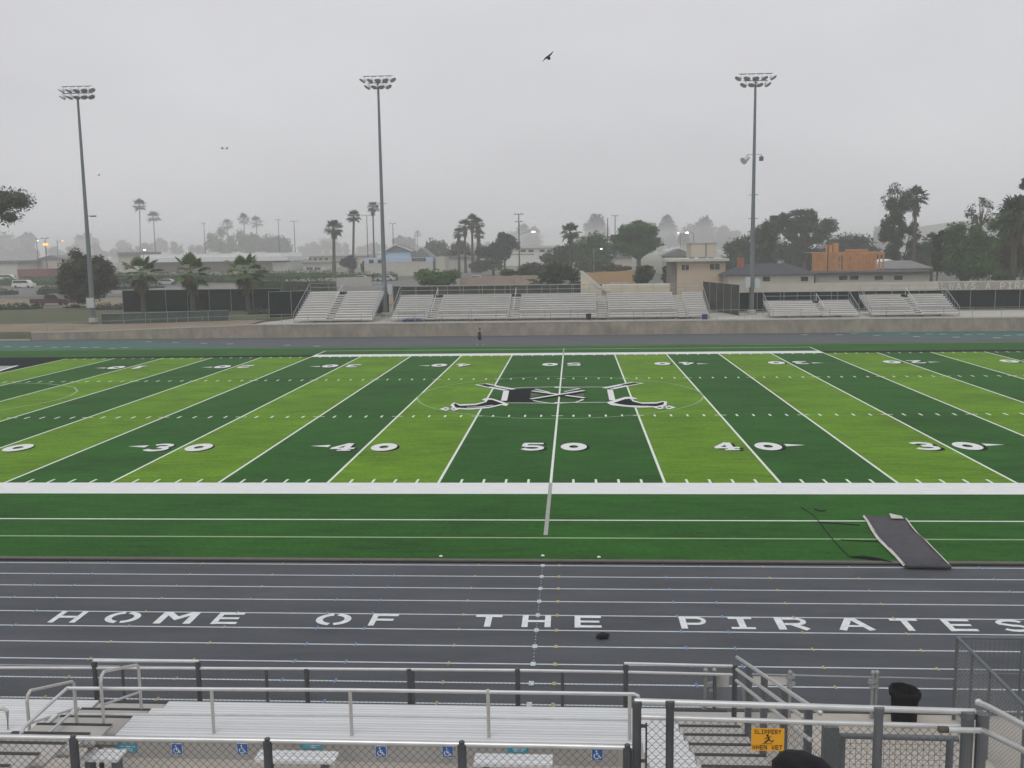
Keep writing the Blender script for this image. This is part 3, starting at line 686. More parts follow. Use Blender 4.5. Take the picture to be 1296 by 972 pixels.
def tree(label,u0,u1,v0,v1,Y,m='leaf',shape='round',n=18,leaves=170,vb=None,name='tree',cat='tree',group=None,cr=.36,tr=True,lean=0,leafpx=1.25,core=True,branchy=0):
    uc=(u0+u1)/2; c=gy(uc,(v0+v1)/2,Y); L=gy(u0,(v0+v1)/2,Y); Rr_=gy(u1,(v0+v1)/2,Y); T=gy(uc,v0,Y); B=gy(uc,v1,Y)
    rx=(Rr_.x-L.x)/2; rz=(T.z-B.z)/2; ry=min(rx,max(rx*.75,2))
    gz0=zt(c.x,Y); rx*=1.10; rz*=1.08
    o=thing(name,(c.x,Y,gz0),label,cat,group)
    mb=MB(); s=leafpx/ppm(Y)
    cl=crown(mb,(c.x,Y,c.z),rx,ry,rz,n,leaves,s,shape,cr,core); mb.build('crown',m,o)
    if tr:
        mb=MB(); r=max(.12,min(.55,rx*.07)); base=(c.x+lean,Y,gz0-.1); fork=Vector((c.x+lean*.5,Y,max(gz0+.6,B.z-rz*.1)))
        if fork.z<gz0+.3: fork.z=gz0+.5
        mb.tube([base,fork],[r*1.3,r],7)
        for (x,y,z,k) in cl[:6+branchy]:
            e=Vector((x,y,z)); md_=fork.lerp(e,.5)+Vector((0,0,-.06*(e-fork).length)); mb.tube([fork,md_,e],[r*.7,r*.45,r*.15],5)
        mb.build('trunk','trunk',o)
    return o
def frond(mb,base,dirv,L_,wd,n=9,droop=.25):
    """fan palm leaf: stem then a fan of folded leaflets"""
    d=Vector(dirv).normalized(); side=d.cross(Vector((0,0,1)))
    if side.length<.05: side=Vector((1,0,0))
    side.normalize(); upv=side.cross(d)
    b=Vector(base); e=b+d*L_*.45+Vector((0,0,-droop*L_*.15))
    w=.012*L_+.01; mb.poly([b-side*w,b+side*w,e+side*w,e-side*w])
    for i in range(n):
        a=(-1+2*i/(n-1))*R(78); dd=(d*math.cos(a)+side*math.sin(a)); l=L_*.6*(1-.25*abs(a)/R(78))
        tip=e+dd*l+Vector((0,0,-droop*l*(.5+.5*abs(math.sin(a)))))
        mid=e+dd*l*.55+upv*.02
        ww=wd*L_*.6*.2; nrm=dd.cross(upv).normalized()
        mb.add([e,mid+nrm*ww+upv*ww*.4,tip,mid-nrm*ww-upv*ww*.2],[(0,1,2,3)])
def palm(label,u,vtop,crpx,Y,vb=None,skirt=0,nf=26,name='palm_tree',group=None,ub=None,nl=7,m='frond',trm='palmtrunk',r=None,tilt=0,gz0=None):
    T=gy(u,vtop,Y); k=ppm(Y); Rc=crpx/2/k*(1.18 if Y>100 else 1.05)
    cz=T.z-Rc*.85; bx=T.x if ub is None else gy(ub,330,Y).x
    g0=zt(bx,Y) if gz0 is None else gz0
    o=thing(name,(bx,Y,g0),label,'palm tree',group)
    SEED[0]+=1; rr=random.Random(SEED[0])
    r=r or max(.13,Rc*.07)
    mb=MB(); mb.tube([(bx,Y,g0-.1),(bx+(T.x-bx)*.5,Y,(g0+cz)/2),(T.x,Y,cz)],[r*1.5,r*1.05,r],8); mb.build('trunk',trm,o)
    mb=MB()
    for i in range(nf):
        el=R(80-125*(i+.5)/nf+rr.uniform(-12,12)); az=i*2.39996+rr.uniform(-.3,.3)
        d=(math.cos(el)*math.cos(az),math.cos(el)*math.sin(az),math.sin(el))
        frond(mb,(T.x,Y,cz),d,Rc*rr.uniform(.9,1.12),.55,nl,droop=.22+.2*rr.random())
    mb.build('crown',m,o)
    if skirt:
        mb=MB()
        for i in range(int(nf*.9)):
            el=R(-50-35*rr.random()); az=i*2.39996
            d=(math.cos(el)*math.cos(az),math.cos(el)*math.sin(az),math.sin(el))
            frond(mb,(T.x,Y,cz-rr.random()*skirt*.6),d,Rc*(.72 if Y<100 else .62)*rr.uniform(.6,1.0),.5,7,droop=.5)
        mb.build('dead_skirt','deadfrond',o)
    return o
# ---- nearby planting, left
tree('large dark evergreen leaning in from the left edge of the picture',-88,32,222,296,98,'leaf_dark','flat',40,330,cr=.26,leafpx=1.5)
tree('dark conifer bough hanging at the left edge below the big crown',-30,20,262,292,98.5,'leaf_dark','sparse',7,180,cr=.34,tr=False,name='tree_bough') if 0 else None
tree('round olive brown tree behind the leftmost light pole',73,147,317,386,104,'leaf_olive','round',70,230,cr=.26,leafpx=1.3)
palm('short fan palm nearest the leftmost light pole',177,322,52,88,skirt=2.4,nf=15,nl=13,m='frond_near',ub=178,group='three short fan palms behind the far track',r=.25)
palm('short fan palm in the middle of the row of three',240,321,52,88,skirt=2.6,nf=15,nl=13,m='frond_near',ub=241,group='three short fan palms behind the far track',r=.26)
palm('short fan palm nearest the left bleacher',309,319,54,88,skirt=2.4,nf=15,nl=13,m='frond_near',ub=311,group='three short fan palms behind the far track',r=.25)
# hedges
def hedge(label,u0,u1,v0,v1,Y,m='leaf',n=20,leaves=150,depth=3,name='hedge',cat='hedge',lp=1.3):
    A=gy(u0,(v0+v1)/2,Y); B=gy(u1,(v0+v1)/2,Y); T=gy((u0+u1)/2,v0,Y); Bt=gy((u0+u1)/2,v1,Y)
    SEED[0]+=1; rr=random.Random(SEED[0]); mb=MB(); h=T.z-Bt.z; s=lp/ppm(Y)
    g0=min(Bt.z,zt((A.x+B.x)/2,Y)+.2)
    for i in range(n):
        x=A.x+(B.x-A.x)*(i+.5)/n; zc=(A.z+(B.z-A.z)*(i+.5)/n); w=(B.x-A.x)/n
        mb.box((x-w*.62,Y+rr.uniform(0,.4),g0),(x+w*.62,Y+depth,zc+h*.26))
        for _ in range(leaves):
            px=x+rr.uniform(-.75,.75)*w; pz=rr.uniform(g0,zc+h*.5*(1+.25*math.sin(i*1.7))); py=Y+rr.uniform(-.3,depth if pz>zc+h*.2 else .5)
            q=[rr.gauss(0,1)*s*.7 for _ in range(9)]; mb.add([(px+q[0],py+q[1],pz+q[2]),(px+q[3],py+q[4],pz+q[5]),(px+q[6],py+q[7],pz+q[8])],[(0,1,2)])
    o=mb.build(name,m,origin=((A.x+B.x)/2,Y,g0)); return tag(o,label,cat)
hedge('long clipped hedge at the far left beyond the white van',-30,76,352.5,364,200,'leaf_bright',14,200)
hedge('clipped green hedge between the olive tree and the third palm',136,300,345,358,196,'leaf',22,160)
hedge('clipped hedge in front of the white roofed school building',300,416,343,354,200,'leaf_bright',16,160)
hedge('dark low bushes beside the white van at the left',48,78,362,377,150,'leaf_dark',5,200)
hedge('dark shrubs left of the white van, at the picture edge',-20,12,366,378,150,'leaf_dark',4,200)
hedge('dark shrubs along the road behind the three palms',128,200,359,374,160,'leaf_dark',10,140)
hedge('dark shrub belt behind the left bleacher',338,420,352,372,135,'leaf_dark',12,150)
hedge('low green hedge in front of the blue house',423,500,345,356,200,'leaf',10,160)
hedge('dark bushes under the fence left of the red pickup',-20,40,385,404,100,'leaf_dark',8,200)
tree('scrubby dark bushes around the front of the red pickup',80,112,384,404,104,'leaf_olive','round',10,220,name='bush',cat='bush',tr=False)
tree('small green bush at the tail of the red pickup',22,48,384,402,103,'leaf','round',8,220,name='bush',cat='bush',tr=False)
hedge('dark scrub between the leftmost light pole and the windscreen fence',118,154,386,404,97,'leaf_olive',7,230)
hedge('dark scrub along the grass bank at the far left',-30,70,402,412,86,'leaf_dark',12,200)
hedge('dark scrub in front of the dark fence left of the small bleacher',314,348,392,406,84,'leaf_dark',7,200)
hedge('green shrubs right of the third palm',312,352,352,368,120,'leaf',7,180)
tree('wide bright green bush behind the gap between two bleachers',519,583,337,364,128,'leaf_bright','dome',18,220,name='bush',cat='bush',tr=False)
tree('dark green bush left of the low fan palm',655,676,335,352,140,'leaf_dark','round',8,200,name='bush',cat='bush',tr=False)
tree('low green shrub by the pinkish wall, left of the dark bush',632,658,341,352,142,'leaf','round',7,180,name='bush',cat='bush',tr=False)
tree('dense dark bush in front of the tan wall beside the apartment house',800,834,334,361,125,'leaf_dark','round',14,230,name='bush',cat='bush',tr=False)
tree('brownish green shrubs along the tan wall under the ficus',735,800,332,346,175,'leaf_olive','round',14,160,name='bush',cat='bush',tr=False)
palm('low spreading fan palm bush behind the main bleacher',705,331,70,118,nf=40,nl=9,name='palm_bush',r=.3)
hedge('dark hedge behind the bleachers left of the cream ramp',580,690,360,372,112,'leaf_dark',12,120) if 0 else None
# ---- mid distance palms
palm('tall thin palm, taller of the hazy pair at the left',176,251,17,720,nf=34,r=.42,nl=5,ub=178)
palm('tall thin palm, shorter of the hazy pair at the left',193.5,266,17,720,nf=34,r=.42,nl=5)
palm('hazy palm poking out of the left grove, leftmost of three',287,276,16,790,nf=28,r=.4,nl=5)
palm('hazy palm poking out of the left grove, tallest of three',308,269,16,790,nf=28,r=.4,nl=5)
palm('hazy palm poking out of the left grove, rightmost of three',324,273,16,790,nf=28,r=.4,nl=5)
palm('thick bushy palm left of the blue house',422,277,23,240,nf=46,skirt=3,r=.42,nl=6,ub=422)
palm('slender palm between the bushy palm and the thin tall one',447.5,265,18,262,nf=40,r=.34,nl=6,ub=446)
palm('thin tall palm just left of the middle light pole',471.5,254,16,290,nf=36,skirt=2.5,r=.24,nl=6,ub=473.5)
palm('feathery fan palm left of the ficus tree',721.5,281,24,190,nf=40,skirt=2.6,r=.26,nl=7)
for u,v,w,l in [(588,276,19,'hazy fan palm, leftmost tall one of the central grove'),(597,270,18,'hazy fan palm, tallest of the central grove'),(604,274,18,'hazy fan palm, rightmost of the central grove'),(580,287,15,'short hazy fan palm at the left of the central grove'),(606,289,15,'lower fan palm at the right of the central grove')]:
    palm(l,u,v,w,250,nf=34,skirt=4,r=.3,nl=6)
palm('shaggy fan palm beside the tall dark tree at the right',1160,235,27,165,nf=42,skirt=4,r=.3,nl=7)
palm('slim palm left of the dark cypress at the right',1180,293,24,150,nf=30,r=.3,nl=7)
palm('big shaggy palm at the right edge of the picture',1287,246,50,110,nf=44,skirt=4,r=.4,nl=8)
palm('faint hazy palm right of the blue house roof',528,291,10,1000,nf=24,r=.4,nl=4)
palm('small distant palm near the white school building roof',519,298,9,400,nf=22,r=.3,nl=4) if 0 else None
# ---- mid trees
tree('hazy round tree at the left of the palm grove',256,300,287,335,780,'leaf','dome',16,160)
tree('hazy dark tree in the middle of the left palm grove',296,334,284,335,782,'leaf','dome',16,150)
tree('hazy round headed tree at the right of the left palm grove',328,371,287,345,778,'leaf_dark','round',18,160)
tree('dark rounded tree left of the slender palm',430,456,322,345,245,'leaf_blue','round',10,170)
for i,(u,l) in enumerate([(461,'small dark cone shrub by the blue house, leftmost'),(477,'small cone shrub under the light pole by the blue house'),(491.5,'small cone shrub right of the light pole by the blue house'),(508,'small dark cone shrub under the blue house windows')]):
    tree(l,u-4.5,u+4.5,331,344,242,'leaf_blue','column',5,110,name='shrub',cat='shrub',tr=False,group='cone shrubs by the blue house')
tree('pale hazy tree behind the blue house roof',497,526,296,320,1000,'leaf_olive','dome',10,130)
tree('dark tree behind the right end of the blue house',530,572,300,340,380,'leaf_dark','dome',16,180)
tree('dark grey tree in the central grove under the fan palms',562,604,303,342,270,'leaf_grey','dome',16,180)
tree('rounded dark green tree left of the utility pole',603,645,304,333,225,'leaf_blue','dome',20,220,cr=.33)
tree('darker spreading tree against the utility pole',621,656,292,330,235,'leaf_blue','dome',16,200,cr=.32)
tree('small dark tree near the white hall, right of the utility pole',683,702,322,337,220,'leaf_dark','round',6,120,name='tree')
tree('low dark tree under the feathery fan palm',686,728,308,345,205,'leaf_dark','dome',14,200)
tree('wide green tree between the feathery palm and the ficus',716,786,293,345,215,'leaf','dome',26,230,cr=.30)
tree('large rounded ficus with pale branching limbs showing below',773,844,280,326,190,'leaf_bright','dome',44,330,cr=.26,branchy=20,leafpx=1.2)
tree('green shrub tree at the left of the apartment house',838,850,338,356,160,'leaf_olive','round',6,140,name='bush',cat='bush',tr=False)
tree('dark low tree touching the beige upper building',906,956,300,348,200,'leaf_dark','dome',20,210)
tree('dark tree directly behind the right light pole',945,992,280,348,175,'leaf_dark','dome',24,240)
tree('broad eucalyptus with a flat layered crown at the right',972,1064,264,312,205,'leaf_dark','dome',46,190,cr=.19,branchy=20)
tree('dark tree between the framed house and the eucalyptus',1030,1110,293,350,215,'leaf_blue','dome',22,200)
tree('dark shrub tree in front of the eucalyptus trunk',985,1030,300,345,206,'leaf_dark','round',14,180)
tree('tall irregular dark eucalyptus right of the framed house',1114,1166,240,352,170,'leaf_dark','column',54,230,cr=.24)
tree('thin open topped eucalyptus rising behind the tall dark one',1116,1150,232,268,172,'leaf_grey','sparse',18,26,cr=.24,core=False,branchy=9)
tree('narrow dark cypress at the right',1180,1194,288,352,118,'leaf_dark','column',16,220,cr=.5,name='cypress')
tree('big green tree mass at the right edge, left part',1188,1258,272,360,135,'leaf','dome',34,270,cr=.28)
tree('big green tree behind the right edge palm',1232,1316,262,360,128,'leaf','dome',34,270,cr=.28)
tree('bright green bush above the banner at the right',1212,1252,320,356,112,'leaf_bright','dome',16,240,name='bush',cat='bush',tr=False)
tree('low bright bush right of the bigger one above the banner',1248,1290,343,357,110,'leaf_bright','dome',10,220,name='bush',cat='bush',tr=False)
tree('dark reddish shrub at the lower right edge above the banner',1262,1312,305,350,114,'leaf_olive','dome',16,230,name='bush',cat='bush',tr=False)
tree('sparse thin tree against the sky above the right tree mass',1222,1262,248,285,150,'leaf_grey','sparse',20,28,cr=.22,core=False,branchy=9)
tree('dark foliage at the top right corner of the skyline',1284,1312,222,262,125,'leaf_dark','sparse',8,140,cr=.28)
tree('dark tree filling the gap between the tall eucalyptus and the cypress',1152,1204,305,350,190,'leaf_dark','dome',16,190)
tree('round dark bush in front of the grey roofs',1124,1145,332,350,140,'leaf_dark','round',8,180,name='bush',cat='bush',tr=False)
tree('leafy tree left of the framed house, beyond the dark roofs',1028,1060,318,345,230,'leaf_olive','dome',10,140) if 0 else None
tree('dense dark foliage filling the right edge above the banner',1192,1262,305,358,140,'leaf','dome',24,230,tr=False,name='bush',cat='bush')
tree('dark foliage at the right edge under the big shaggy palm',1250,1320,290,358,132,'leaf_dark','dome',24,230,tr=False,name='bush',cat='bush')
tree('dark clump of trees between the apartment house and the right light pole',918,975,318,352,190,'leaf_dark','dome',22,210)
tree('dark clump behind the framed house, right part',1078,1122,312,348,215,'leaf_dark','dome',18,190)
tree('dark low foliage behind the framed house, left part',1000,1044,312,348,207,'leaf_dark','dome',16,190)
tree('low dark foliage between the two dark crowns by the utility pole',590,640,326,346,222,'leaf_dark','dome',14,170,name='bush',cat='bush',tr=False)
tree('dark scrub behind the pinkish wall, right of the utility pole',658,712,332,350,180,'leaf_olive','dome',16,170,name='bush',cat='bush',tr=False)
tree('green low tree behind the bushes under the wide green tree',724,778,322,346,196,'leaf','dome',18,190,tr=False,name='bush',cat='bush')
tree('dark bush between the ficus trunk and the apartment house',836,852,336,362,150,'leaf_dark','dome',10,180,name='bush',cat='bush',tr=False)
def treeline(name,label,u0,u1,v0,Y,m,seed):
    mb=MB(); rr=random.Random(seed); s_=1.6/ppm(Y); u=u0
    while u<u1:
        wv=rr.uniform(6,16); p=gy(u,v0+rr.uniform(-5,4)+(7 if rr.random()<.2 else 0),Y); q=gy(u+wv,335,Y); rx=(q.x-p.x)*.8
        crown(mb,(p.x,Y+rr.uniform(-40,40),(p.z+4)*.5+rr.uniform(0,2)),rx,rx,max(3,(p.z-2)*.5),5,70,s_,'round',.5); u+=wv
    return tag(mb.build(name,m),label,kind='stuff')
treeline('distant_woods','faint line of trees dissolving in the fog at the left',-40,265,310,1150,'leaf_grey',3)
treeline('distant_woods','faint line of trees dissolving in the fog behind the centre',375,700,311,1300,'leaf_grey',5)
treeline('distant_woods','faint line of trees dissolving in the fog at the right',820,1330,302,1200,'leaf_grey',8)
# ---- far hazy trees
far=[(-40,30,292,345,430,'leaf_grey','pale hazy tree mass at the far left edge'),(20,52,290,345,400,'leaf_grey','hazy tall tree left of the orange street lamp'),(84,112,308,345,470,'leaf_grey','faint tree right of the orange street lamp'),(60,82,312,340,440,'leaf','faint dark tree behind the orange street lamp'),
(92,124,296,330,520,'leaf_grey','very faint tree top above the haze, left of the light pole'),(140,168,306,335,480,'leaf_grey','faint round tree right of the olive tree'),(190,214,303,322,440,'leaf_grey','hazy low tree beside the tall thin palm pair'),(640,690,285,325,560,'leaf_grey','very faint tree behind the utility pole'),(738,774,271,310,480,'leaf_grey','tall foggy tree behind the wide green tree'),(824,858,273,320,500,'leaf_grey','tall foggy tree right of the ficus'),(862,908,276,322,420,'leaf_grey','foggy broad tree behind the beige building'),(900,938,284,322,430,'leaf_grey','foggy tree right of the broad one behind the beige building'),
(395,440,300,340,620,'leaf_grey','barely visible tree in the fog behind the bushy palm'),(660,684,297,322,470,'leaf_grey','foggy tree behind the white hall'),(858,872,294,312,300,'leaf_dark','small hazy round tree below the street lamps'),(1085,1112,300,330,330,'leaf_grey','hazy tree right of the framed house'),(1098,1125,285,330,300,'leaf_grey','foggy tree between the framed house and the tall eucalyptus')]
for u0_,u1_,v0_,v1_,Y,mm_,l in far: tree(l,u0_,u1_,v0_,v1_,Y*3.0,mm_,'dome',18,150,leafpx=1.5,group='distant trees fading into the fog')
# hill
hl=MB(); 
def hill(x,y): 
    a=max(0,1-((x-510)/190)**2)*max(0,1-((y-1200)/150)**2); return 2+36*a
grid(hl,[300+14*i for i in range(33)],[1040+20*i for i in range(17)],hill); tag(hl.build('hill','grass'),'low foggy hill at the right',kind='structure')
# ------------------------------------------------------------------ buildings
def windowp(par,x,z,w,h,Y,n=1,fr='trim'):
    b=MB(); t=.09
    b.box((x-w/2-t,Y-.06,z-h/2-t),(x+w/2+t,Y-.03,z-h/2)); b.box((x-w/2-t,Y-.06,z+h/2),(x+w/2+t,Y-.03,z+h/2+t))
    b.box((x-w/2-t,Y-.06,z-h/2),(x-w/2,Y-.03,z+h/2)); b.box((x+w/2,Y-.06,z-h/2),(x+w/2+t,Y-.03,z+h/2))
    for i in range(1,n): xx=x-w/2+w*i/n; b.box((xx-.04,Y-.06,z-h/2),(xx+.04,Y-.03,z+h/2))
    wo=b.build('window',fr,par)
    b=MB(); b.box((x-w/2,Y-.04,z-h/2),(x+w/2,Y-.02,z+h/2)); g_=b.build('pane','glass'); g_.parent=wo; g_.matrix_parent_inverse=Matrix.Translation(-Vector(par['_o']))
def bx_(par,name,m,u0,u1,v0,v1,Y,depth,toground=False,over=0):
    A=gy(u0,(v0+v1)/2,Y); B=gy(u1,(v0+v1)/2,Y); uc=(u0+u1)/2; T=gy(uc,v0,Y).z; Bz=gy(uc,v1,Y).z
    if toground: Bz=min(Bz,zt(A.x,Y)-.1)
    b=MB(); b.box((A.x-over,Y-over,Bz),(B.x+over,Y+depth,T)); b.build(name,m,par); return A.x,B.x,Bz,T
def bld(label,u,v,Y,name='building',cat='building'): p=gy(u,v,Y); return thing(name,(p.x,Y,zt(p.x,Y)),label,cat)
# school
o=bld('long low school hall with a white fascia and brown walls behind the palms',280,340,300,'school_building')
bx_(o,'wall','brown',185,345,331,350,302,22,True); bx_(o,'end_wall','white',345.2,363,332,350,301.8,22,True)
bx_(o,'fascia','whiteroof',178,356,321,326,300,26); bx_(o,'roof_apron','whiteroof',178,364,326.2,331,299,28)
for i in range(5): A=gy(200+i*30,320,303); b=MB(); b.box((A.x,306,A.z-.6),(A.x+3,309,A.z+.3)); b.build('roof_vent','trim',o)
for u in (262,332): windowp(o,gy(u,340,302).x,gy(u,340,302).z,3.0,1.2,302,2)
o=bld('pale low building at the left of the hall, half hidden by the olive tree',160,335,320,'building')
bx_(o,'wall','cream2',150,178,322,350,320,15,True); bx_(o,'roof','greyroof',148,180,319,322.2,319,17)
o=bld('white low annex right of the school hall',385,338,310); a=bx_(o,'wall','white',384,412,333,352,310,18,True); bx_(o,'roof','greyroof',382,414,331.5,333.2,309,20)
for u in (392,402): windowp(o,gy(u,340,310).x,gy(u,340,310).z,2.2,1.0,310,2)
o=bld('long pale two level school block in the haze behind the bushy palm',420,335,360); bx_(o,'wall','cream2',370,462,324,350,360,25,True); bx_(o,'roof','trim',368,464,321.5,324.2,359,27)
for u in range(378,420,7): windowp(o,gy(u,328,360).x,gy(u,328,360).z,1.3,.9,360)
# blue house
o=bld('light blue long house with gable roofs and a strip of dark windows',505,330,232,'house','house')
bx_(o,'wall','blue',461,548,326,332,232,12); bx_(o,'lower_wall','cream2',461,548,332.1,350,232.02,11.9,True)
bx_(o,'wing','blue',488,520,318,326.1,233,9)
def gable(par,u0,u1,vb,vt,Y,depth,m='greyroof',name='roof',over=.4):
    A=gy(u0,vb,Y);B=gy(u1,vb,Y);T=gy((u0+u1)/2,vt,Y)
    b=MB(); b.prism([(A.x-over,Y-over,A.z),(B.x+over,Y-over,A.z),((A.x+B.x)/2,Y-over,T.z)],(0,depth+over*2,0)); return b.build(name,m,par)
gable(o,488,520,318.2,309,233,9,'greyroof'); gable(o,520.5,545,326.3,314,232.5,10,'greyroof')
b=MB(); A=gy(488,318,232.4);B=gy(520,318,232.4);T=gy(500,309.5,232.4)
b.tube([(A.x-.4,232.4,A.z),(T.x,232.4,T.z)],.15,4); b.tube([(T.x,232.4,T.z),(B.x+.4,232.4,B.z)],.15,4); b.build('bargeboard','white',o)
windowp(o,gy(530,328.5,232).x,gy(530,328.5,232).z,3.9,.95,232,6,'trim')
for u in (470,481): windowp(o,gy(u,331,232).x,gy(u,331,232).z,1.3,1.0,232)
b=MB(); b.box((gy(551,330,231).x,231.5,1),(gy(563,330,231).x,240,gy(557,325,231).z)); b.build('porch','cream2',o)
# white hall centre
o=bld('long white hall in the haze right of the utility pole',680,325,330); bx_(o,'wall','white',600,704,314,345,330,22,True); bx_(o,'roof','trim',598,706,311.5,314.2,329,24); bx_(o,'dark_band','brown',640,676,321.5,322.6,329.9,.1)
for u in (662,672,686,696): windowp(o,gy(u,317.5,330).x,gy(u,317.5,330).z,1.8,.9,330)
o=bld('small white house under the dark trees left of the hall',610,335,260,'house','house'); bx_(o,'wall','cream2',565,600,327,350,262,10,True); gable(o,563,602,327.2,322,262,10)
# walls
def wallthing(label,m,u0,u1,v0a,v0b,v1,Y,th=.3):
    A=gy(u0,v0a,Y);B=gy(u1,v0b,Y); o=MB(); zb=min(gy(u0,v1,Y).z,zt(A.x,Y)-.1)
    o.prism([(A.x,Y,zb),(B.x,Y,zb),(B.x,Y,B.z),(A.x,Y,A.z)],(0,th,0)); q=o.build('garden_wall',m); return tag(q,label,'wall')
wallthing('pinkish block wall behind the main bleacher, under the dark trees','pinkwall',582,684,351,348,368,132)
wallthing('tan orange wall behind the parked cars, right of the cream ramp','tanwall',741,802,345.5,342.3,362,136)
wallthing('pale low wall along the road at the left','concrete',130,330,368,359,374,150)
wallthing('pale low wall behind the dark shrubs left of the blue house','concrete',320,470,355,350,362,170)
# apartment
o=bld('peach two storey apartment house with a flat overhanging roof',884,350,118,'apartment_house','building')
x0_,x1_,zb_,ztp=bx_(o,'wall','peach',857,918,331,385,118,9,True)
bx_(o,'stair_core','brown',849,857,331,385,118.6,8,True)
bx_(o,'roof','trim',845,923,327.5,330.9,117.2,11)
windowp(o,gy(867.2,338.5,118).x,gy(867.2,338.5,118).z,1.15,.85,118,2); windowp(o,gy(904.5,337.5,118).x,gy(904.5,337.5,118).z,1.5,.9,118,2)
for u,w in ((876,.7),(889,1.1),(900,.8)): A=gy(u,326.5,121); b=MB(); b.box((A.x-w/2,121,A.z-.5),(A.x+w/2,122,A.z+.15)); b.build('roof_vent','greyroof',o)
o=bld('plain beige box building rising behind the apartment roof',893,315,185); bx_(o,'wall','cream',875,907,308,345,185,10,True); bx_(o,'roof','trim',874,908,306.6,307.9,184.8,10.5)
b=MB(); A=gy(893.5,308,184.9); b.box((A.x-.12,184.85,A.z-5),(A.x+.12,184.95,A.z)); b.build('downpipe','greyroof',o)
o=bld('grey pale house roofs between the ficus and the apartment',855,322,210,'house','house'); bx_(o,'wall','cream2',842,876,324,345,210,10,True); gable(o,838,880,324.2,314.5,210,10,'greyroof')
o=bld('small pale house seen beneath the ficus crown',790,325,235,'house','house'); bx_(o,'wall','cream2',776,800,326,345,235,9,True); gable(o,774,802,326.2,316,235,9,'greyroof')
# dark roofed houses
def hip(par,u0,u1,vb,vt,Y,depth,m='darkroof',ins=.28):
    A=gy(u0,vb,Y);B=gy(u1,vb,Y);T=gy((u0+u1)/2,vt,Y).z; w=B.x-A.x; z=A.z
    b=MB(); y0=Y-.5;y1=Y+depth
    b.add([(A.x,y0,z),(B.x,y0,z),(B.x,y1,z),(A.x,y1,z),(A.x+w*ins,(y0+y1)/2,T),(B.x-w*ins,(y0+y1)/2,T)],[(0,1,5,4),(1,2,5),(2,3,4,5),(3,0,4),(0,3,2,1)]); b.build('roof',m,par)
o=bld('low white house with a dark hip roof right of the apartment',965,345,112,'house','house'); bx_(o,'wall','cream2',922,1030,348.3,375,112,9,True); hip(o,916,1036,348.5,334,112,9)
for u in (970,1018): windowp(o,gy(u,353,112).x,gy(u,353,112).z,1.1,.7,112)
A=gy(937,340,115); b=MB(); b.box((A.x-.45,114.5,A.z-1),(A.x+.45,115.5,gy(937,326,115).z)); b.build('chimney','brick',o)
o=bld('long low white house with dark windows under the framed upper floor',1100,350,116,'house','house'); bx_(o,'wall','cream2',1032,1176,347,375,116,9,True); bx_(o,'roof','darkroof',1030,1180,344.3,346.9,115.3,10)
for u in (1067,1081,1112,1137): windowp(o,gy(u,351.5,116).x,gy(u,351.5,116).z,1.3,.65,116)
o=bld('grey roofed house right of the framed house',1165,338,135,'house','house'); bx_(o,'wall','cream2',1120,1176,340,360,135,9,True); hip(o,1112,1182,340.2,330,135,9,'greyroof')
o=bld('cream house front with a small gable behind the round dark bush',1124,335,150,'house','house'); bx_(o,'wall','cream',1117,1132,334,350,150,6,True); gable(o,1115,1136,334.2,328,150,6,'whiteroof')
# wood framed house
Yf=128; o=bld('orange timber framed upper floor of a house under construction',1073,330,Yf,'framed_house','house under construction')
def fr_(u0,u1,v0,v1,Y,sp=.6,sheath=(),name='stud_wall'):
    A=gy(u0,v1,Y);B=gy(u1,v1,Y);T=gy((u0+u1)/2,v0,Y).z; z=gy((u0+u1)/2,v1,Y).z
    b=MB(); n=int((B.x-A.x)/sp)
    for i in range(n+1):
        x=A.x+(B.x-A.x)*i/n; b.box((x-.07,Y-.07,z),(x+.07,Y+.07,T))
    b.box((A.x,Y-.09,z-.05),(B.x,Y+.09,z+.14)); b.box((A.x,Y-.09,T-.25),(B.x,Y+.09,T+.03)); b.box((A.x,Y-.085,(z+T)/2-.1),(B.x,Y+.085,(z+T)/2))
    b.build(name,'wood',o)
    for a,c,v_0,v_1 in sheath:
        P=gy(a,v_1,Y-.1);Q=gy(c,v_0,Y-.1); b=MB(); b.box((P.x,Y-.13,P.z),(Q.x,Y-.10,Q.z)); b.build('sheathing','ply',o)
fr_(1028,1118,320,343.5,Yf,.62,[(1028,1046,320,343),(1049,1062,320,343),(1066,1073,319,343),(1078,1091,320,343),(1096,1103,321,335)])
fr_(1030,1117,321,343.5,Yf+6,.62,[(1036,1060,321,343),(1070,1110,321,343)])
fr_(1070,1098,315.5,321,Yf+.3,.62,[(1072,1096,316.5,321)],'upper_stud_wall')
b=MB(); P=gy(1027,344,Yf);Q=gy(1119,347,Yf); b.box((P.x,Yf-.2,Q.z),(Q.x,Yf+6.2,P.z)); b.build('floor_deck','ply',o)
for u in (1050,1058):
    P=gy(u-4,345,Yf+2);Q=gy(u+3.5,309.5 if u<1055 else 307.5,Yf+2); b=MB(); b.box((P.x,Yf+2,P.z),(Q.x,Yf+3,Q.z)); b.build('stair_shaft','wood',o)
b=MB(); z=gy(1073,318,Yf).z
A=gy(1030,320,Yf); B=gy(1118,322,Yf)
for i in range(12): x=A.x+(B.x-A.x)*i/11; b.tube([(x,Yf,A.z),(x,Yf+6,A.z)],.06,4)
b.build('joist','wood',o)
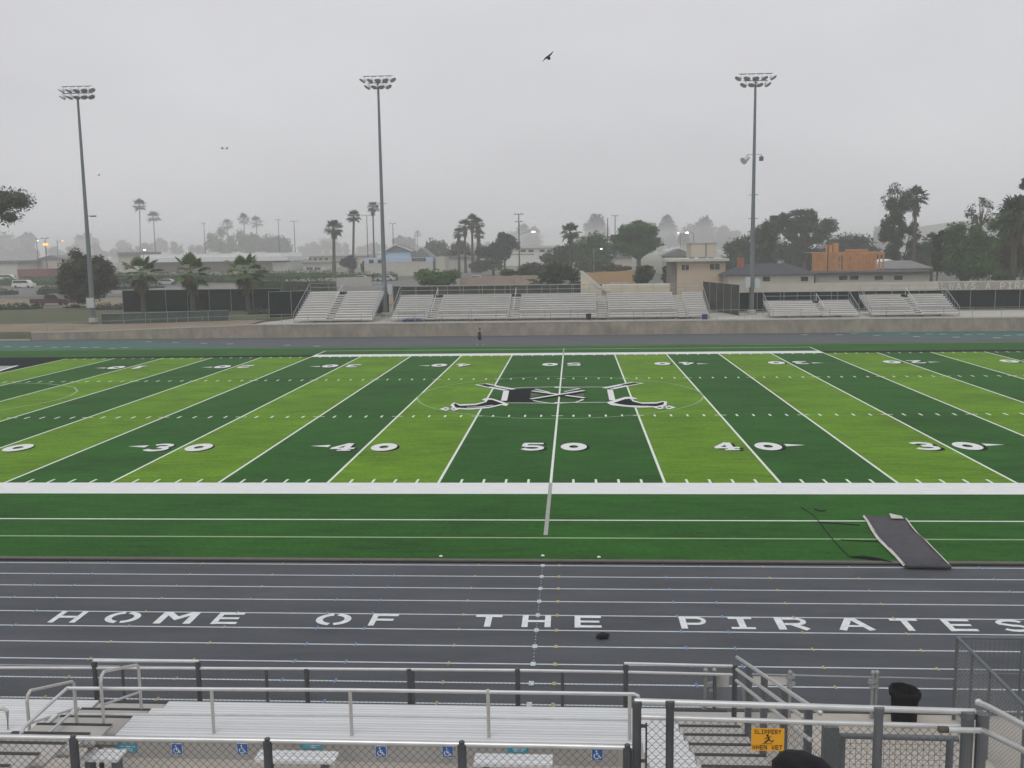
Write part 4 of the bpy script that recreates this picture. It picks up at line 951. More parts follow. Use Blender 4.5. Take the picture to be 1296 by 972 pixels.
# far left buildings and things in haze
o=bld('hazy white house behind the orange street lamp',60,335,260,'house','house'); bx_(o,'wall','cream2',48,80,328,350,262,10,True); gable(o,46,82,328.2,323,262,10)
o=bld('hazy pale low building at the far left edge',12,340,250); bx_(o,'wall','trim',-20,22,333,352,250,12,True); bx_(o,'roof','greyroof',-22,24,330,333.1,249.5,13)
o=bld('low dull red roofed shed at the left',42,345,220,'shed','shed'); bx_(o,'wall','brown',24,58,345,360,222,8,True)
M['redroof']=mat('dull_red_roof',(.22,.10,.095),.9,var=.1); bx_(o,'roof','redroof',22,60,340.5,350,221,10)
# ------------------------------------------------------------------ cars
def car(label,u,v,Y,c,L_=4.6,kind='sedan',z=None,rev=False,group='cars on the road behind the stadium'):
    p=gy(u,v,Y); z0=zt(p.x,Y)+.06 if z is None else z
    o=thing('car',(p.x,Y,z0),label,'car',group); s=-1 if rev else 1; x0=p.x
    hgt={'sedan':1.42,'van':1.85,'pickup':1.75}[kind]
    def P(a,b): return (x0+s*(a-.5)*L_,Y-.9,z0+b*hgt)
    low=[P(0,.18),P(0,.52),P(.03,.60),P(.30,.62),P(.98,.58),P(1,.48),P(1,.18)]
    b=MB(); b.prism(low if s>0 else low[::-1],(0,1.8,0))
    if kind=='sedan': top=[(.12,.61),(.26,.94),(.34,1),(.60,1),(.68,.94),(.82,.60)]
    elif kind=='van': top=[(.02,.61),(.05,.97),(.10,1),(.66,1),(.74,.94),(.88,.61)]
    else: top=[(.38,.61),(.40,.96),(.44,1),(.62,1),(.67,.95),(.76,.60)]
    q=[Vector(P(*t))+Vector((0,.08,0)) for t in top]; b.prism(q if s>0 else q[::-1],(0,1.64,0)); b.build('body',paint(*c),o)
    b=MB(); cx_=sum(t[0] for t in top)/len(top)
    w=[(cx_+(t[0]-cx_)*.88,.64 if t[1]<.7 else min(t[1],.93)) for t in top]; q=[Vector(P(*t))+Vector((0,.06,0)) for t in w]; b.prism(q if s>0 else q[::-1],(0,1.68,0)); b.build('window','glass',o)
    for a in (.19,.80):
        b=MB()
        for yy_ in (Y-.92,Y+.70): b.tube([(x0+s*(a-.5)*L_,yy_,z0+.32),(x0+s*(a-.5)*L_,yy_+.22,z0+.32)],.32,14)
        b.build('wheel','tyre',o)
    return o
Wc=('white',(.70,.71,.72)); Sc=('silver',(.42,.44,.47)); Rc_=('maroon',(.10,.045,.05)); Bc=('dark',(.04,.045,.05)); Gc=('bluegrey',(.25,.29,.36))
car('white van on the road left of the olive tree',31,370,182,Wc,4.9,'van')
car('dark red pickup truck parked below the olive tree',66,390,112,Rc_,6.2,'pickup',group='vehicles parked by the grass bank')
car('white parked car in the lot right of the olive tree',158,344,240,Wc,6,'van')
car('white parked van at the left edge beyond the hedge',8,350,230,Wc,6.5,'van')
car('white car with dark windows in the lot above the red shed',66,348,230,Wc,4.6,'sedan')
car('silver car on the road between the first and second palms',212,357,190,Sc,5,'sedan')
car('silver sedan on the road behind the left bleacher',457,348,196,Sc,5,'sedan')
car('silver sedan passing behind the middle light pole',487,350,196,Sc,5,'sedan',rev=True)
car('blue grey pickup under the dark trees by the pinkish wall',622,340,170,Gc,5.6,'pickup')
car('white box van beside the blue grey pickup',603,340,186,Wc,4.2,'sedan')
car('silver car behind the bush left of the utility pole shrubs',690,345,160,Sc,4.8,'sedan',rev=True)
car('pale sedan in front of the tan wall, left of the minivan',766,358,126,Wc,4.6,'sedan',group='cars parked by the tan wall')
car('grey minivan in front of the tan wall',789,354,129,Sc,4.9,'van',group='cars parked by the tan wall')
# ------------------------------------------------------------------ utility poles, street lamps
def upole(label,u,vtop,Y,arms=((0,.9),),r=.16,lamp=None,name='utility_pole',cat='utility pole',ub=None):
    T=gy(u,vtop,Y); g0=zt(T.x,Y); o=thing(name,(T.x,Y,g0),label,cat)
    b=MB(); b.tube([(T.x,Y,g0),(T.x,Y,T.z)],[r*1.3,r*.8],8); b.build('pole','trunk' if cat=='utility pole' else 'pole',o)
    for dz,half in arms:
        b=MB(); b.box((T.x-half,Y-.22,T.z-dz-.1),(T.x+half,Y-.1,T.z-dz+.05))
        for k in (-1,-.6,.6,1): b.box((T.x+k*half-.06,Y-.2,T.z-dz+.05),(T.x+k*half+.06,Y-.08,T.z-dz+.25))
        b.build('crossarm','trunk',o)
    if lamp:
        lu,lv,m,rad=lamp; Lp_=gy(lu,lv,Y-.5); b=MB(); a0=Vector((T.x,Y,min(T.z,Lp_.z-.8) if Lp_.z<T.z else T.z))
        b.tube([a0,a0.lerp(Lp_,.5)+Vector((0,0,.3)),Lp_],.07,6); b.build('lamp_arm','pole',o)
        b=MB(); b.ico(Lp_+Vector((0,0,-.1)),rad,0,0,(1.4,1,.6)); b.build('lamp_head',m,o)
    return o
upole('wooden utility pole with two crossarms and a lit street lamp arm',656.5,271,215,((0,1.15),(1.9,.9)),lamp=(675,293,'lamp_white',.38))
upole('pole with wide top crossarm between the slender and thin palms',464,272.5,300,((0,1.6),),r=.14)
upole('faint pole with crossarm at the right of the left grove',372,280,360,((0,1.6),),r=.15); upole('faint pole with crossarm right of the middle light pole',497,283,330,((0,1.2),),r=.14)
upole('faint thin pole left of the grove of hazy palms',258,283,380,((0,.7),),r=.13); upole('faint pole with crossarm above the left grove',352,278,380,((0,1.1),),r=.13)
upole('tall pole with crossarm above the wide green tree',778.5,273,260,((0,.9),),r=.14); upole('bare pole top left of the crossarm pole above the trees',769,276,262,(),r=.16)
upole('bare pole in front of the wide green tree, left one of two',747.5,311,150,(),r=.14); 
upole('pale street light pole right of its bare twin',751.5,313,150,(),r=.10,lamp=(761,314.3,'lamp_white',.16),name='street_lamp',cat='street lamp')
upole('orange lit street lamp in the haze at the left',57,303,235,((-.3,1.1),),r=.16,lamp=(57.5,309,'wire_orange',.6),name='street_lamp',cat='street lamp')
upole('dim white street lamp left of the orange one',46,302,260,(),r=.12,lamp=(47.5,304,'lamp_white',.2),name='street_lamp',cat='street lamp')
upole('small orange lamp right of the big orange one',72,303,300,(),r=.12,lamp=(79,304.5,'wire_orange',.3),name='street_lamp',cat='street lamp')
upole('small bright lamp by the roof of the school hall',181,317,290,(),r=.12,lamp=(183,316,'lamp_white',.36),name='street_lamp',cat='street lamp')
upole('curved arm street lamp behind the beige building',878,296,230,(),r=.11,lamp=(869.5,294,'lamp_white',.36),name='street_lamp',cat='street lamp')
upole('dimmer street lamp left of the curved arm one',861,296,260,(),r=.10,lamp=(858.5,294.3,'lamp_white',.2),name='street_lamp',cat='street lamp')
upole('thin pole in front of the eucalyptus, right of the light pole',1004.5,292,140,(),r=.13)
upole('pole carrying wires in front of the framed house',1048.5,300,122,(),r=.10)
# ------------------------------------------------------------------ birds
def bird(label,u,v,Y,span,ang,m='black'):
    p=gy(u,v,Y); b=MB(); a=R(ang); ca,sa=math.cos(a),math.sin(a)
    def q(x,y,z): return (p.x+x*ca-z*sa,p.y+y,p.z+x*sa+z*ca)
    s=span/2
    for sg in (-1,1):
        up_=[(0,-.10,.05),(sg*s*.45,-.16,.09*s),(sg*s,.0,.22*s if sg>0 else -.02),(sg*s*.55,.12,.03),(0,.14,0)]
        top=[Vector(q(*t)) for t in up_]; b.prism(top,(0,0,.05))
    b.tube([q(0,-.34,-.05),q(0,-.2,-.02),q(0,.1,-.05),q(0,.4,0)],[.03,.09,.11,.02],8)
    return tag(b.build('bird',m,origin=p),label,'bird')
bird('dark gliding bird high over the field, wings tilted',694,72.5,25,.88,34); 
M['gull']=mat('gull',(.75,.76,.77),.8,clean=True)
bird('small pale bird in the sky, left of the pair',281,187,60,.36,0,'gull'); bird('small pale bird in the sky, right of the pair',287,187,60,.36,8,'gull')
bird('tiny pale bird above the hazy palms',125,221,90,.4,0,'gull')
# ------------------------------------------------------------------ runner (walking person on the far track)
def person(label,u,v,hgt,face=-1):
    p=gz(u,v,.02); k=hgt/1.75; o=thing('person',(p.x,p.y,.0),label,'person')
    J={'pel':(0,0,.95),'sp':(0,0,1.15),'ch':(.02,0,1.38),'nk':(.03,0,1.50),'hd':(.05,0,1.60),'ht':(.05,0,1.70),
       'lh':(.0,-.09,.92),'lk':(.20,-.10,.55),'la':(.33,-.10,.10),'lt':(.42,-.10,.05),
       'rh':(.0,.09,.92),'rk':(-.05,.10,.50),'ra':(-.28,.10,.14),'rt':(-.20,.10,.05),
       'ls':(.02,-.19,1.42),'le':(-.14,-.24,1.17),'lw':(-.02,-.22,.98),'lf':(.03,-.21,.92),'rs':(.02,.19,1.42),'re':(.16,.24,1.18),'rw':(.30,.18,1.10),'rf':(.37,.16,1.10)}
    E_=[('pel','sp'),('sp','ch'),('ch','nk'),('nk','hd'),('hd','ht'),('pel','lh'),('lh','lk'),('lk','la'),('la','lt'),('pel','rh'),('rh','rk'),('rk','ra'),('ra','rt'),('ch','ls'),('ls','le'),('le','lw'),('lw','lf'),('ch','rs'),('rs','re'),('re','rw'),('rw','rf')]
    Rr={'pel':.13,'sp':.12,'ch':.15,'nk':.055,'hd':.095,'ht':.07,'lh':.09,'rh':.09,'lk':.058,'rk':.058,'la':.04,'ra':.04,'lt':.035,'rt':.035,'ls':.06,'rs':.06,'le':.042,'re':.042,'lw':.03,'rw':.03,'lf':.035,'rf':.035}
    def skin(name,keys,edges,grow,m,parent,rad=None):
        idx={q:i for i,q in enumerate(keys)}; me=bpy.data.meshes.new(name)
        me.from_pydata([(p.x+face*J[q][0]*k*-1-p.x,J[q][1]*k,J[q][2]*k) for q in keys],[(idx[a],idx[b]) for a,b in edges],[])
        ob=bpy.data.objects.new(name,me); COL.objects.link(ob); ob.parent=parent
        md=ob.modifiers.new('skin','SKIN'); sd=ob.modifiers.new('sub','SUBSURF'); sd.levels=1; sd.render_levels=1
        for i,q in enumerate(keys):
            s_=me.skin_vertices[0].data[i]; r_=(rad or Rr)[q]*k*grow; s_.radius=(r_,r_)
        me.skin_vertices[0].data[0].use_root=True
        me.materials.append(M[m]); return ob
    body=skin('body',list(J.keys()),E_,1,'skin',o)
    skin('shirt',['sp','pel','ch','ls','rs','le','re'],[('pel','sp'),('sp','ch'),('ch','ls'),('ch','rs'),('ls','le'),('rs','re')],1.22,'shirt',o)
    skin('shorts',['pel','lh','rh','lk','rk'],[('pel','lh'),('pel','rh'),('lh','lk'),('rh','rk')],1.35,'shorts',o)
    for a,b in (('la','lt'),('ra','rt')): skin('shoe',[a,b],[(a,b)],1.35,'shoe',o)
    b=MB(); b.ico((J['ht'][0]*k*-face,0,(J['ht'][2]-.02)*k),.115*k,.1,3,(1,1,.8)); q=b.build('hair','hair'); q.parent=o
    return o
person('person in dark shirt and black shorts jogging on the far track',607,437,1.72)
# ------------------------------------------------------------------ mat, cable, small things on the near edge
o=thing('rubber_runway_mat',(11.5,-7.5,.03),'long dark rubber mat with white edges lying from the turf to the track','mat')
m=MB(); edge=[(1092.5,652),(1098,659),(1103.5,668),(1113,681),(1124,692),(1134,703),(1145,715.5)]; edr=[(1146,655.5),(1152,664),(1160,674),(1168,680),(1179,692),(1191,704),(1203,716.5)]
nn=len(edge); rr=random.Random(4)
top=[]; 
for i in range(nn):
    a=gz(*edge[i],.07+.03*rr.random()); c=gz(*edr[i],.07+.03*rr.random())
    if i==nn-1: a.z=c.z=.10
    row=[]
    for j in range(7):
        q=a.lerp(c,j/6); q.z+=.02*rr.random()+(.03 if i==3 else 0); row.append(q)
    top.append(row)
vs=[q for r_ in top for q in r_]+[q-Vector((0,0,.05)) for r_ in top for q in r_]; n7=7*nn
fs=[]
for i in range(nn-1):
    for j in range(6):
        a=i*7+j; fs.append((a,a+7,a+8,a+1)); fs.append((a+n7,a+1+n7,a+8+n7,a+7+n7))
for i in range(nn-1): fs.append((i*7,i*7+n7,i*7+7+n7,i*7+7)); fs.append((i*7+6,i*7+13,i*7+13+n7,i*7+6+n7))
for j in range(6): fs.append((j,j+1,j+1+n7,j+n7)); a=(nn-1)*7+j; fs.append((a,a+n7,a+1+n7,a+1))
m.add(vs,fs); m.build('rubber_sheet','rubber',o,smooth=True)
m=MB(); Lw=[.03,.04,.07,.10,.09,.05,.04]
P=[gz(*e,.10) for e in edge]; m.add([p-Vector((Lw[i]*.8,0,.03)) for i,p in enumerate(P)]+[p+Vector((.03,0,.012)) for p in P],[(i,nn+i,nn+i+1,i+1) for i in range(nn-1)])
P=[gz(*e,.115) for e in edr]; m.add([p-Vector((.02,0,-.01)) for p in P]+[p+Vector((.05,0,-.02)) for p in P],[(i,nn+i,nn+i+1,i+1) for i in range(nn-1)])
m.build('white_edging','mat_back',o)
m=MB(); a,b,c,d=[gz(u,v,.15) for u,v in ((1125.5,650),(1141,653.5),(1143.5,656.5),(1128,656))]; m.prism([d,c,b,a],(0,0,.015)); m.build('folded_corner','mat_back',o)
m=MB(); a,b=gz(1147,716,.10),gz(1203.5,717,.10); m.tube([a,b],.065,8); m.build('rolled_end','rubber',o)
def cable(label,uv,r,z=.04):
    m=MB(); m.tube([gz(u,v,z) for u,v in uv],r,6); return tag(m.build('cable','black'),label,'cable')
cable('long thin dark hose curving over the turf to the mat',[(1014,642),(1022,647),(1030,652),(1038,662),(1047,674),(1056,685),(1066,696),(1076,705)],.014)
cable('short dark strap lying above the white line near the hose',[(1024,652),(1040,646),(1046,647)],.022) if 0 else None
cable('dark cord lying across the turf beside the mat, upper one',[(1031,644),(1038,646.8),(1045,646)],.02)
cable('dark cord stretched to the mat, middle one',[(1036,661),(1060,662.5),(1088,664.5)],.018)
cable('dark cord stretched to the mat, lower one',[(1064,683),(1090,684.5),(1112,685)],.016)
m=MB(); P=[gz(u,v,.05) for u,v in ((1077,704.5),(1092,705.5),(1110,708),(1129,711.5))]; m.tube(P,[.02,.06,.06,.02],8); tag(m.build('rolled_strip','black'),'rolled dark rubber strip at the end of the hose','rubber strip')
m=MB(); p=gz(762,807.5,.0); m.ico(p+Vector((0,0,.05)),.15,.5,5,(1,.8,.5)); m.ico(p+Vector((.12,.05,.06)),.06,.5,6,(1,.8,.6)); tag(m.build('bag','black'),'small crumpled black bag lying on the track','bag')
for i,(u,v,l) in enumerate([(558,704,'small white marker on the turf edge, leftmost'),(687,703.3,'small white marker on the turf edge beside the midline'),(758,705,'small white marker on the turf edge, rightmost')]):
    p=gz(u,v,.02); m=MB(); m.lathe((p.x,p.y,.02),[(.0,.03),(.025,.032),(.055,.015),(.06,0)],10); tag(m.build('marker','signwhite'),l,'marker','small white markers on the turf edge')
m=MB(); p=gz(675,903,.05)
for i in range(5): m.ico(p+Vector((-.18+.1*i,0.02*(i%2),.04)),.09,.6,i,(1.3,1,.5))
tag(m.build('red_cloth','red'),'crumpled red cloth on the ground behind the seats','cloth')
# ------------------------------------------------------------------ near stands
AX0,AX1=2.32,3.15; RUN,RISE=.57,.171
Yk=[-25.30-RUN*k for k in range(10)]; zk=lambda y: 2.93+.30*(-26.5-y)
o=thing('grandstand',(-1.5,-26,0),'tiered aluminium seating planks of the near grandstand in the foreground','grandstand')
def plank_row(x0,x1,ya,yb,z,m='alu',name='seat_row',n=3,bw=None):
    b=MB(); ya-=.022; d=(ya-yb)/n
    for i in range(n): b.box((x0,ya-d*i-.003,z-.045),(x1,ya-d*(i+1)+.006,z+.0015*i))
    b.box((x0,yb+.012,z-.20),(x1,yb+.020,z-.047))
    b.build(name,m,o)
for k in range(9):
    ya=Yk[k]; yb=Yk[k+1]; z=zk(yb+.02)
    if k<3: plank_row(-5.12,AX0,ya,yb,z)
    else: plank_row(1.80,AX0,ya,yb,z)
    if k<3: plank_row(-16,-6.2,ya,yb,z)
for k in range(9):
    ya=Yk[k]; yb=Yk[k+1]; z=zk(yb+.02)-.02
    for x0,x1 in ((AX0+.02,AX1),(-6.17,-5.15)):
        b=MB(); b.box((x0,ya-.012,z-.04),(x1,yb+.0,z)); tq=b.build('aisle_tread','tread',o)
        b=MB(); b.box((x0,ya-.075,z+.0005),(x1,ya-.015,z+.006)); q2=b.build('step_edge_strip','ink'); q2.parent=tq; q2.matrix_parent_inverse=Matrix.Translation(-Vector(o['_o']))  # thin dark strip along the far edge of each tread
# fascia and wheelchair deck
b=MB(); yf=Yk[3]-.012; zf1=zk(Yk[3])-.01; b.box((-5.1,yf-.03,zf1-.30),(1.75,yf,zf1-.01)); b.box((-16,yf-.03,zf1-.30),(-6.2,yf,zf1-.01)); b.build('fascia','tread',o)
b=MB(); b.box((-5.1,-30.6,zf1-.38),(1.78,yf+.0,zf1-.30)); b.box((-16,-30.6,zf1-.38),(-6.2,yf+.0,zf1-.30)); b.build('deck','homeground',o)
b=MB(); b.box((-5.1,yf-.06,zf1-.012),(1.75,yf+.01,zf1+.028)); b.build('nosing','alu',o)
for x in [-5.0,-3.3,-1.6,.1,1.7,-6.35,-9,-12]:
    b=MB(); b.tube([(x,-25.4,0),(x,-25.4,zk(-25.4)-.3),(x,-26.9,zk(-26.9)-.3),(x,-26.9,0)],.045,6); b.build('support_frame','post_mid',o)
b=MB(); b.box((-16,-25.28,1.95),(3.35,-24.6,2.0)); b.build('front_walkway','tread',o)
ZD=zf1-.30
# signs on the fascia
def yy2z(u,v,Y): return gy(u,v,Y)
def sign_plate(name,label,u,v,Y,w,h,m,cat='sign',group=None):
    p=gy(u,v,Y); q=thing(name,(p.x,Y,p.z),label,cat,group); b=MB(); b.box((p.x-w/2,Y,p.z-h/2),(p.x+w/2,Y+.006,p.z+h/2)); b.build('plate',m,q); return q,p
for u,v,l in [(224,948,'blue wheelchair sign on the fascia, leftmost'),(307,948,'blue wheelchair sign on the fascia, second from the left'),(482,951,'blue wheelchair sign right of the second bench'),(566.5,951.5,'blue wheelchair sign just left of a thick fence post'),(756,955,'blue wheelchair sign at the right end of the fascia')]:
    Y=yf-.045; q,p=sign_plate('wheelchair_sign',l,u,v,Y,.15,.155,'signwhite',group='blue wheelchair signs on the fascia')
    b=MB(); b.box((p.x-.068,Y-.004,p.z-.07),(p.x+.068,Y-.0005,p.z+.07)); b.build('blue_field','signblue',q)
    b=MB(); f=lambda a,c,k: (p.x-.06+a*.12,Y-.006-k,p.z-.062+c*.124)
    strip(b,arcp(.42,.34,.27,.27,120,372,18),.09,lambda x,y: f(x,y,0)); 
    strip(b,[(.42,.78),(.46,.42),(.70,.40),(.82,.16),(.93,.2)],.10,lambda x,y: f(x,y,.001)); strip(b,[(.44,.62),(.68,.60)],.08,lambda x,y: f(x,y,.002))
    b.poly([f(.40+.09*math.cos(t*PI/5),.90+.09*math.sin(t*PI/5),.001) for t in range(10)][::-1])
    b.build('symbol','signwhite',q)
for u,v,l in [(160,947,'teal seating notice at the left, beside a small bench'),(394,943,'teal seating notice behind the second bench'),(655,947.5,'teal seating notice behind the third bench')]:
    Y=yf-.045; q,p=sign_plate('seating_notice',l,u,v,Y,.27,.115,'teal',group='teal seating notices on the fascia')
    b=MB()
    for r_,(w_,dz) in enumerate(((.17,.025),(.15,-.005),(.12,-.032))):
        rr=random.Random(r_+int(u)); x=-w_/2
        while x<w_/2: l_=rr.uniform(.012,.03); b.box((p.x+x+.015,Y-.003,p.z+dz-.006),(p.x+x+.015+l_,Y-.0005,p.z+dz+.006)); x+=l_+.008
    b.build('small_print','signwhite',q)
# companion benches
def bench(label,u0,u1,v0,v1):
    Yb_=-27.75; A=gy(u0,v1,Yb_); B=gy(u1,v1,Yb_); zt_=A.z; q=thing('companion_bench',((A.x+B.x)/2,Yb_,ZD),label,'bench','small benches on the wheelchair deck')
    b=MB(); b.box((A.x,Yb_,zt_-.04),(B.x,Yb_+.125,zt_)); b.box((A.x,Yb_+.130,zt_-.04),(B.x,Yb_+.255,zt_+.001)); b.build('seat','alu',q)
    for t in (.15,.85):
        x=A.x+(B.x-A.x)*t; b=MB(); b.box((x-.035,Yb_+.05,ZD),(x+.035,Yb_+.2,zt_-.042)); b.build('leg','post_mid',q)
bench('small aluminium bench at the left, beside the first thick post',100,149,947,960.5)
bench('aluminium bench behind the second thick post',321,423,948.5,962)
bench('aluminium bench between the third and fourth thick posts',599,699,952,966.5)
bench('aluminium bench at the far left edge of the deck',-40,8,936,951)
# ---- chain link helper
def chain(mb,P0,ux,w,h,d=.078,r=.0028,n=3,square=False):
    """P0 lower corner, ux unit horizontal, w wide, h high"""
    P0=Vector(P0); ux=Vector(ux).normalized(); uz=Vector((0,0,1)); nrm=ux.cross(uz)
    if square:
        k=int(w/d); 
        for i in range(k+1): a=P0+ux*(i*d); mb.tube([a,a+uz*h],r,n,False)
        k=int(h/d)
        for i in range(k+1): a=P0+uz*(i*d)+nrm*r*2; mb.tube([a,a+ux*w],r,n,False)
        return
    t=-h
    while t<w:
        for s_ in (0,1):
            # line from (t,0) to (t+h,h) (s=0)  or (t,h)->(t+h,0)
            a,b_=max(0,-t),min(h,w-t)
            if b_-a<.01: continue
            if s_==0: p=P0+ux*(t+a)+uz*a; q=P0+ux*(t+b_)+uz*b_
            else: p=P0+ux*(t+a)+uz*(h-a)+nrm*.004; q=P0+ux*(t+b_)+uz*(h-b_)+nrm*.004
            mb.tube([p,q],r,n,False)
        t+=d
# ground fence at track edge
YG=-20.0
o=thing('track_fence',(-6,YG,0),'low chain link fence along the outer edge of the track behind the seats','fence')
for i in range(-6,2):
    x=.15+(i)*3.05+.55; b=MB(); b.tube([(x,YG,0),(x,YG,.93)],.032,8); b.build('post','post_dark',o)
b=MB(); b.tube([(-18,YG,.90),(3.9,YG,.90)],.021,8); b.build('top_rail','galv_dull',o)
b=MB(); chain(b,(-16,YG,.03),(1,0,0),19.9,.86,.09,.0024); b.build('mesh','wire',o)
# front guard fence of the stand
YF=-25.0
o=thing('front_guard_fence',(-2,YF,2.0),'dark posted guard fence with bright pipe rails along the front of the grandstand','fence')
xs_=[gy(u,850,YF).x for u in (-12,120,251,388,518,655,792,930)]
for u,x in zip((-12,120,251,388,518,655,792,930),xs_):
    zt_=gy(u,846,YF).z if u not in (120,251,792,930) else gy(u,837.5 if u<300 else 841,YF).z
    b=MB(); b.tube([(x,YF,1.2),(x,YF,zt_)],.038,10); b.tube([(x,YF,zt_-.07),(x,YF,zt_-.02)],.046,10); b.build('post','post_dark',o)
b=MB()
pts=[(gy(u,v,YF)) for u,v in ((-40,845),(120,845.5),(388,846.5),(655,848.3),(792,850.5),(930,854))]
b.tube(pts,.021,10); b.build('top_rail','galv',o)
for a_,c_ in (((118,836.3),(252,837)),((790,839.8),(930,843.2))): b=MB(); b.tube([gy(*a_,YF),gy(*c_,YF)],.023,10); b.build('raised_rail','galv',o)
b=MB(); b.tube([(-9,YF+.02,2.08),(3.3,YF+.02,2.08)],.012,6)
chain(b,(-9.0,YF+.03,2.05),(1,0,0),12.3,.20,.07,.002)
b.build('lower_mesh','wire_light',o)
# bench front rail (26 inch) at near edge
YR=-26.93
o=thing('seat_rail',(-2,YR,3.05),'bright aluminium two pipe railing along the wheelchair deck edge','railing')
b=MB(); b.tube([gy(85,871,YR),gy(95,871.2,YR),gy(443,873.3,YR),gy(803,878.5,YR)],.024,10); b.build('top_pipe','galv',o)
b=MB(); b.tube([gy(88,904,YR),gy(443,905.5,YR),gy(799,911.5,YR)],.017,8); b.build('middle_pipe','galv',o)
for u,vb in ((95,932),(268.5,933),(444,934),(618.5,936.5),(798,944)):
    a=gy(u-1,872,YR); z0=zk(YR)-.05; b=MB(); b.tube([(a.x,YR,z0),(a.x,YR,gy(u,873+(u>700)*4,YR).z)],.0235,8); b.build('post','alurail',o)
b=MB(); e=gy(803,878.5,YR); b.tube([e,e+Vector((.05,-.03,-.01)),e+Vector((.06,-.04,-.12))],.022,8); b.build('end_return','galv',o)
# aisle handrails on the left
def hrail(label,X,ys_,zoff,mids=True,name='aisle_handrail',r=.022,m='alurail'):
    y0,y1=ys_; q=thing(name,(X,y0,zk(y0)),label,'handrail','handrails in the left aisle')
    zt0=zk(y0)+zoff; zt1=zk(y1)+zoff
    b=MB(); b.tube([(X,y0,zk(y0)-.05),(X,y0,zt0-.10),(X,y0+.03,zt0-.03),(X,y0+.10,zt0),(X,y1-.06,zt1+.01),(X,y1,zt1-.05),(X,y1,zk(y1)-.05)],r,8); b.build('hoop',m,q)
    b=MB(); b.tube([(X,y0,zt0-.42),(X,y1,zt1-.42)],r*.8,8); b.build('middle_bar',m,q)
    return q
hrail('short hooped handrail at the top of the left aisle, nearest the track',-5.28,(-27.0,-25.9),.82)
hrail('hooped handrail at the left side of the left aisle',-6.28,(-27.05,-25.85),.55)
q=thing('aisle_handrail',(-5.3,-27,3),'sloping handrail joining the left end of the deck railing','handrail','handrails in the left aisle')
Xh=gy(85,871,YR).x
b=MB(); c1=gx(84,871,Xh); c2=gx(30,920,Xh-.0); 
def onX(u,v,X): return gx(u,v,X)
P_=[gy(85,871,YR),gy(57,896,YR-.55),gy(31,920,YR-1.1),gy(27,927,YR-1.2),gy(25.6,934,YR-1.22)]
b.tube(P_,.023,10); b.build('top_bar','galv',q)
P_=[gy(88,904,YR),gy(58,931,YR-.6),gy(28,960,YR-1.15),gy(10,978,YR-1.5)]; b=MB(); b.tube(P_,.021,10); b.build('lower_bar','galv',q)
q=thing('aisle_handrail',(-7,-27,3),'bent handrail end at the far left edge of the picture','handrail','handrails in the left aisle')
b=MB(); P_=[gy(-12,900,YR),gy(4,896.5,YR),gy(9,900,YR),gy(11,933,YR)]; b.tube(P_,.026,10); b.build('bar','alurail',q)
YN=-30.2
# ---- right aisle rails
XR=3.29
q=thing('stair_railing',(XR,-26,2.8),'triple pipe stair railing with grey posts beside the right aisle','railing')
for n_,(a_,c_) in enumerate((((932.7,831.7),(1038,902)),((932.7,847.4),(1016.4,907.6)),((932,861.4),(1025.7,936.5)))):
    b=MB(); A=gx(*a_,XR); B=gx(*c_,XR); b.tube([A,B],.0235,10); b.ico(B,.027); b.build('pipe','galv' if n_==0 else 'alurail',q)
for u,vt,vb in ((948,843,945),(967.5,856,972),(993,873,1000),(1023.5,893,1040)):
    A=gx(u,vt,XR+.05); b=MB(); b.tube([(XR+.05,A.y,1.0),(XR+.05,A.y,A.z)],.045,8); b.build('post','post_mid',q)
b=MB(); P0=gx(934,905,XR+.1); P1=gx(1035,1010,XR+.1)
Yc0,Yc1=-25.05,-29.9
# sloping mesh beside the stairs (vertical pickets of mesh clipped by slope)
t=0
while t<(Yc0-Yc1):
    y=Yc0-t; zb=zk(y)-.25; h=.78
    for s_ in (0,1):
        y2=y-h*.95; 
        if y2<Yc1: continue
        if s_==0: b.tube([(XR+.1,y,zb),(XR+.1,y2,zk(y2)-.25+h)],.0025,3,False)
        else: b.tube([(XR+.103,y,zb+h),(XR+.103,y2,zk(y2)-.25)],.0025,3,False)
    t+=.085
b.build('mesh','wire_light',q)
# slippery sign
Ys=gx(972,936,XR+.0).y; pS=gy(972,936,Ys)
q=thing('warning_sign',pS,'orange warning sign reading SLIPPERY WHEN WET','sign')
sw,sh=.345,.235
k=(pS-C0).length/F; sw=38.5*k; sh=26*k
Yq=YN-.04
sw=sw*0+38.5*(gy(971.8,936,Yq)-C0).length/F/1.03; sh=sw*.68
pS=gy(971.8,936,Yq)
b=MB(); b.box((pS.x-sw/2,Yq,pS.z-sh/2*1.08),(pS.x+sw/2,Yq+.004,pS.z+sh/2*1.08)); b.build('plate','orange',q)
def word(mb,s,cx,z,w,h,Y,lw=1.0):
    n=len(s); cw=w/n
    for i,ch in enumerate(s):
        if ch==' ': continue
        x=cx-w/2+cw*i; glyph(mb,ch,lambda a,b_,k: (x+a*cw*.80,Y-k,z+b_*h),.0006)
b=MB(); word(b,'SLIPPERY',pS.x,pS.z+sh*.27,sw*.84,sh*.21,Yq-.002); word(b,'WHEN WET',pS.x,pS.z-sh*.48,sw*.94,sh*.22,Yq-.002); b.build('lettering','ink',q)
b=MB(); f=lambda x,y: (pS.x+x*sh*.42,Yq-.003,pS.z+y*sh*.42+sh*.02)
b.poly([f(-.05+.13*math.cos(t*PI/5),.45+.13*math.sin(t*PI/5)) for t in range(10)][::-1])
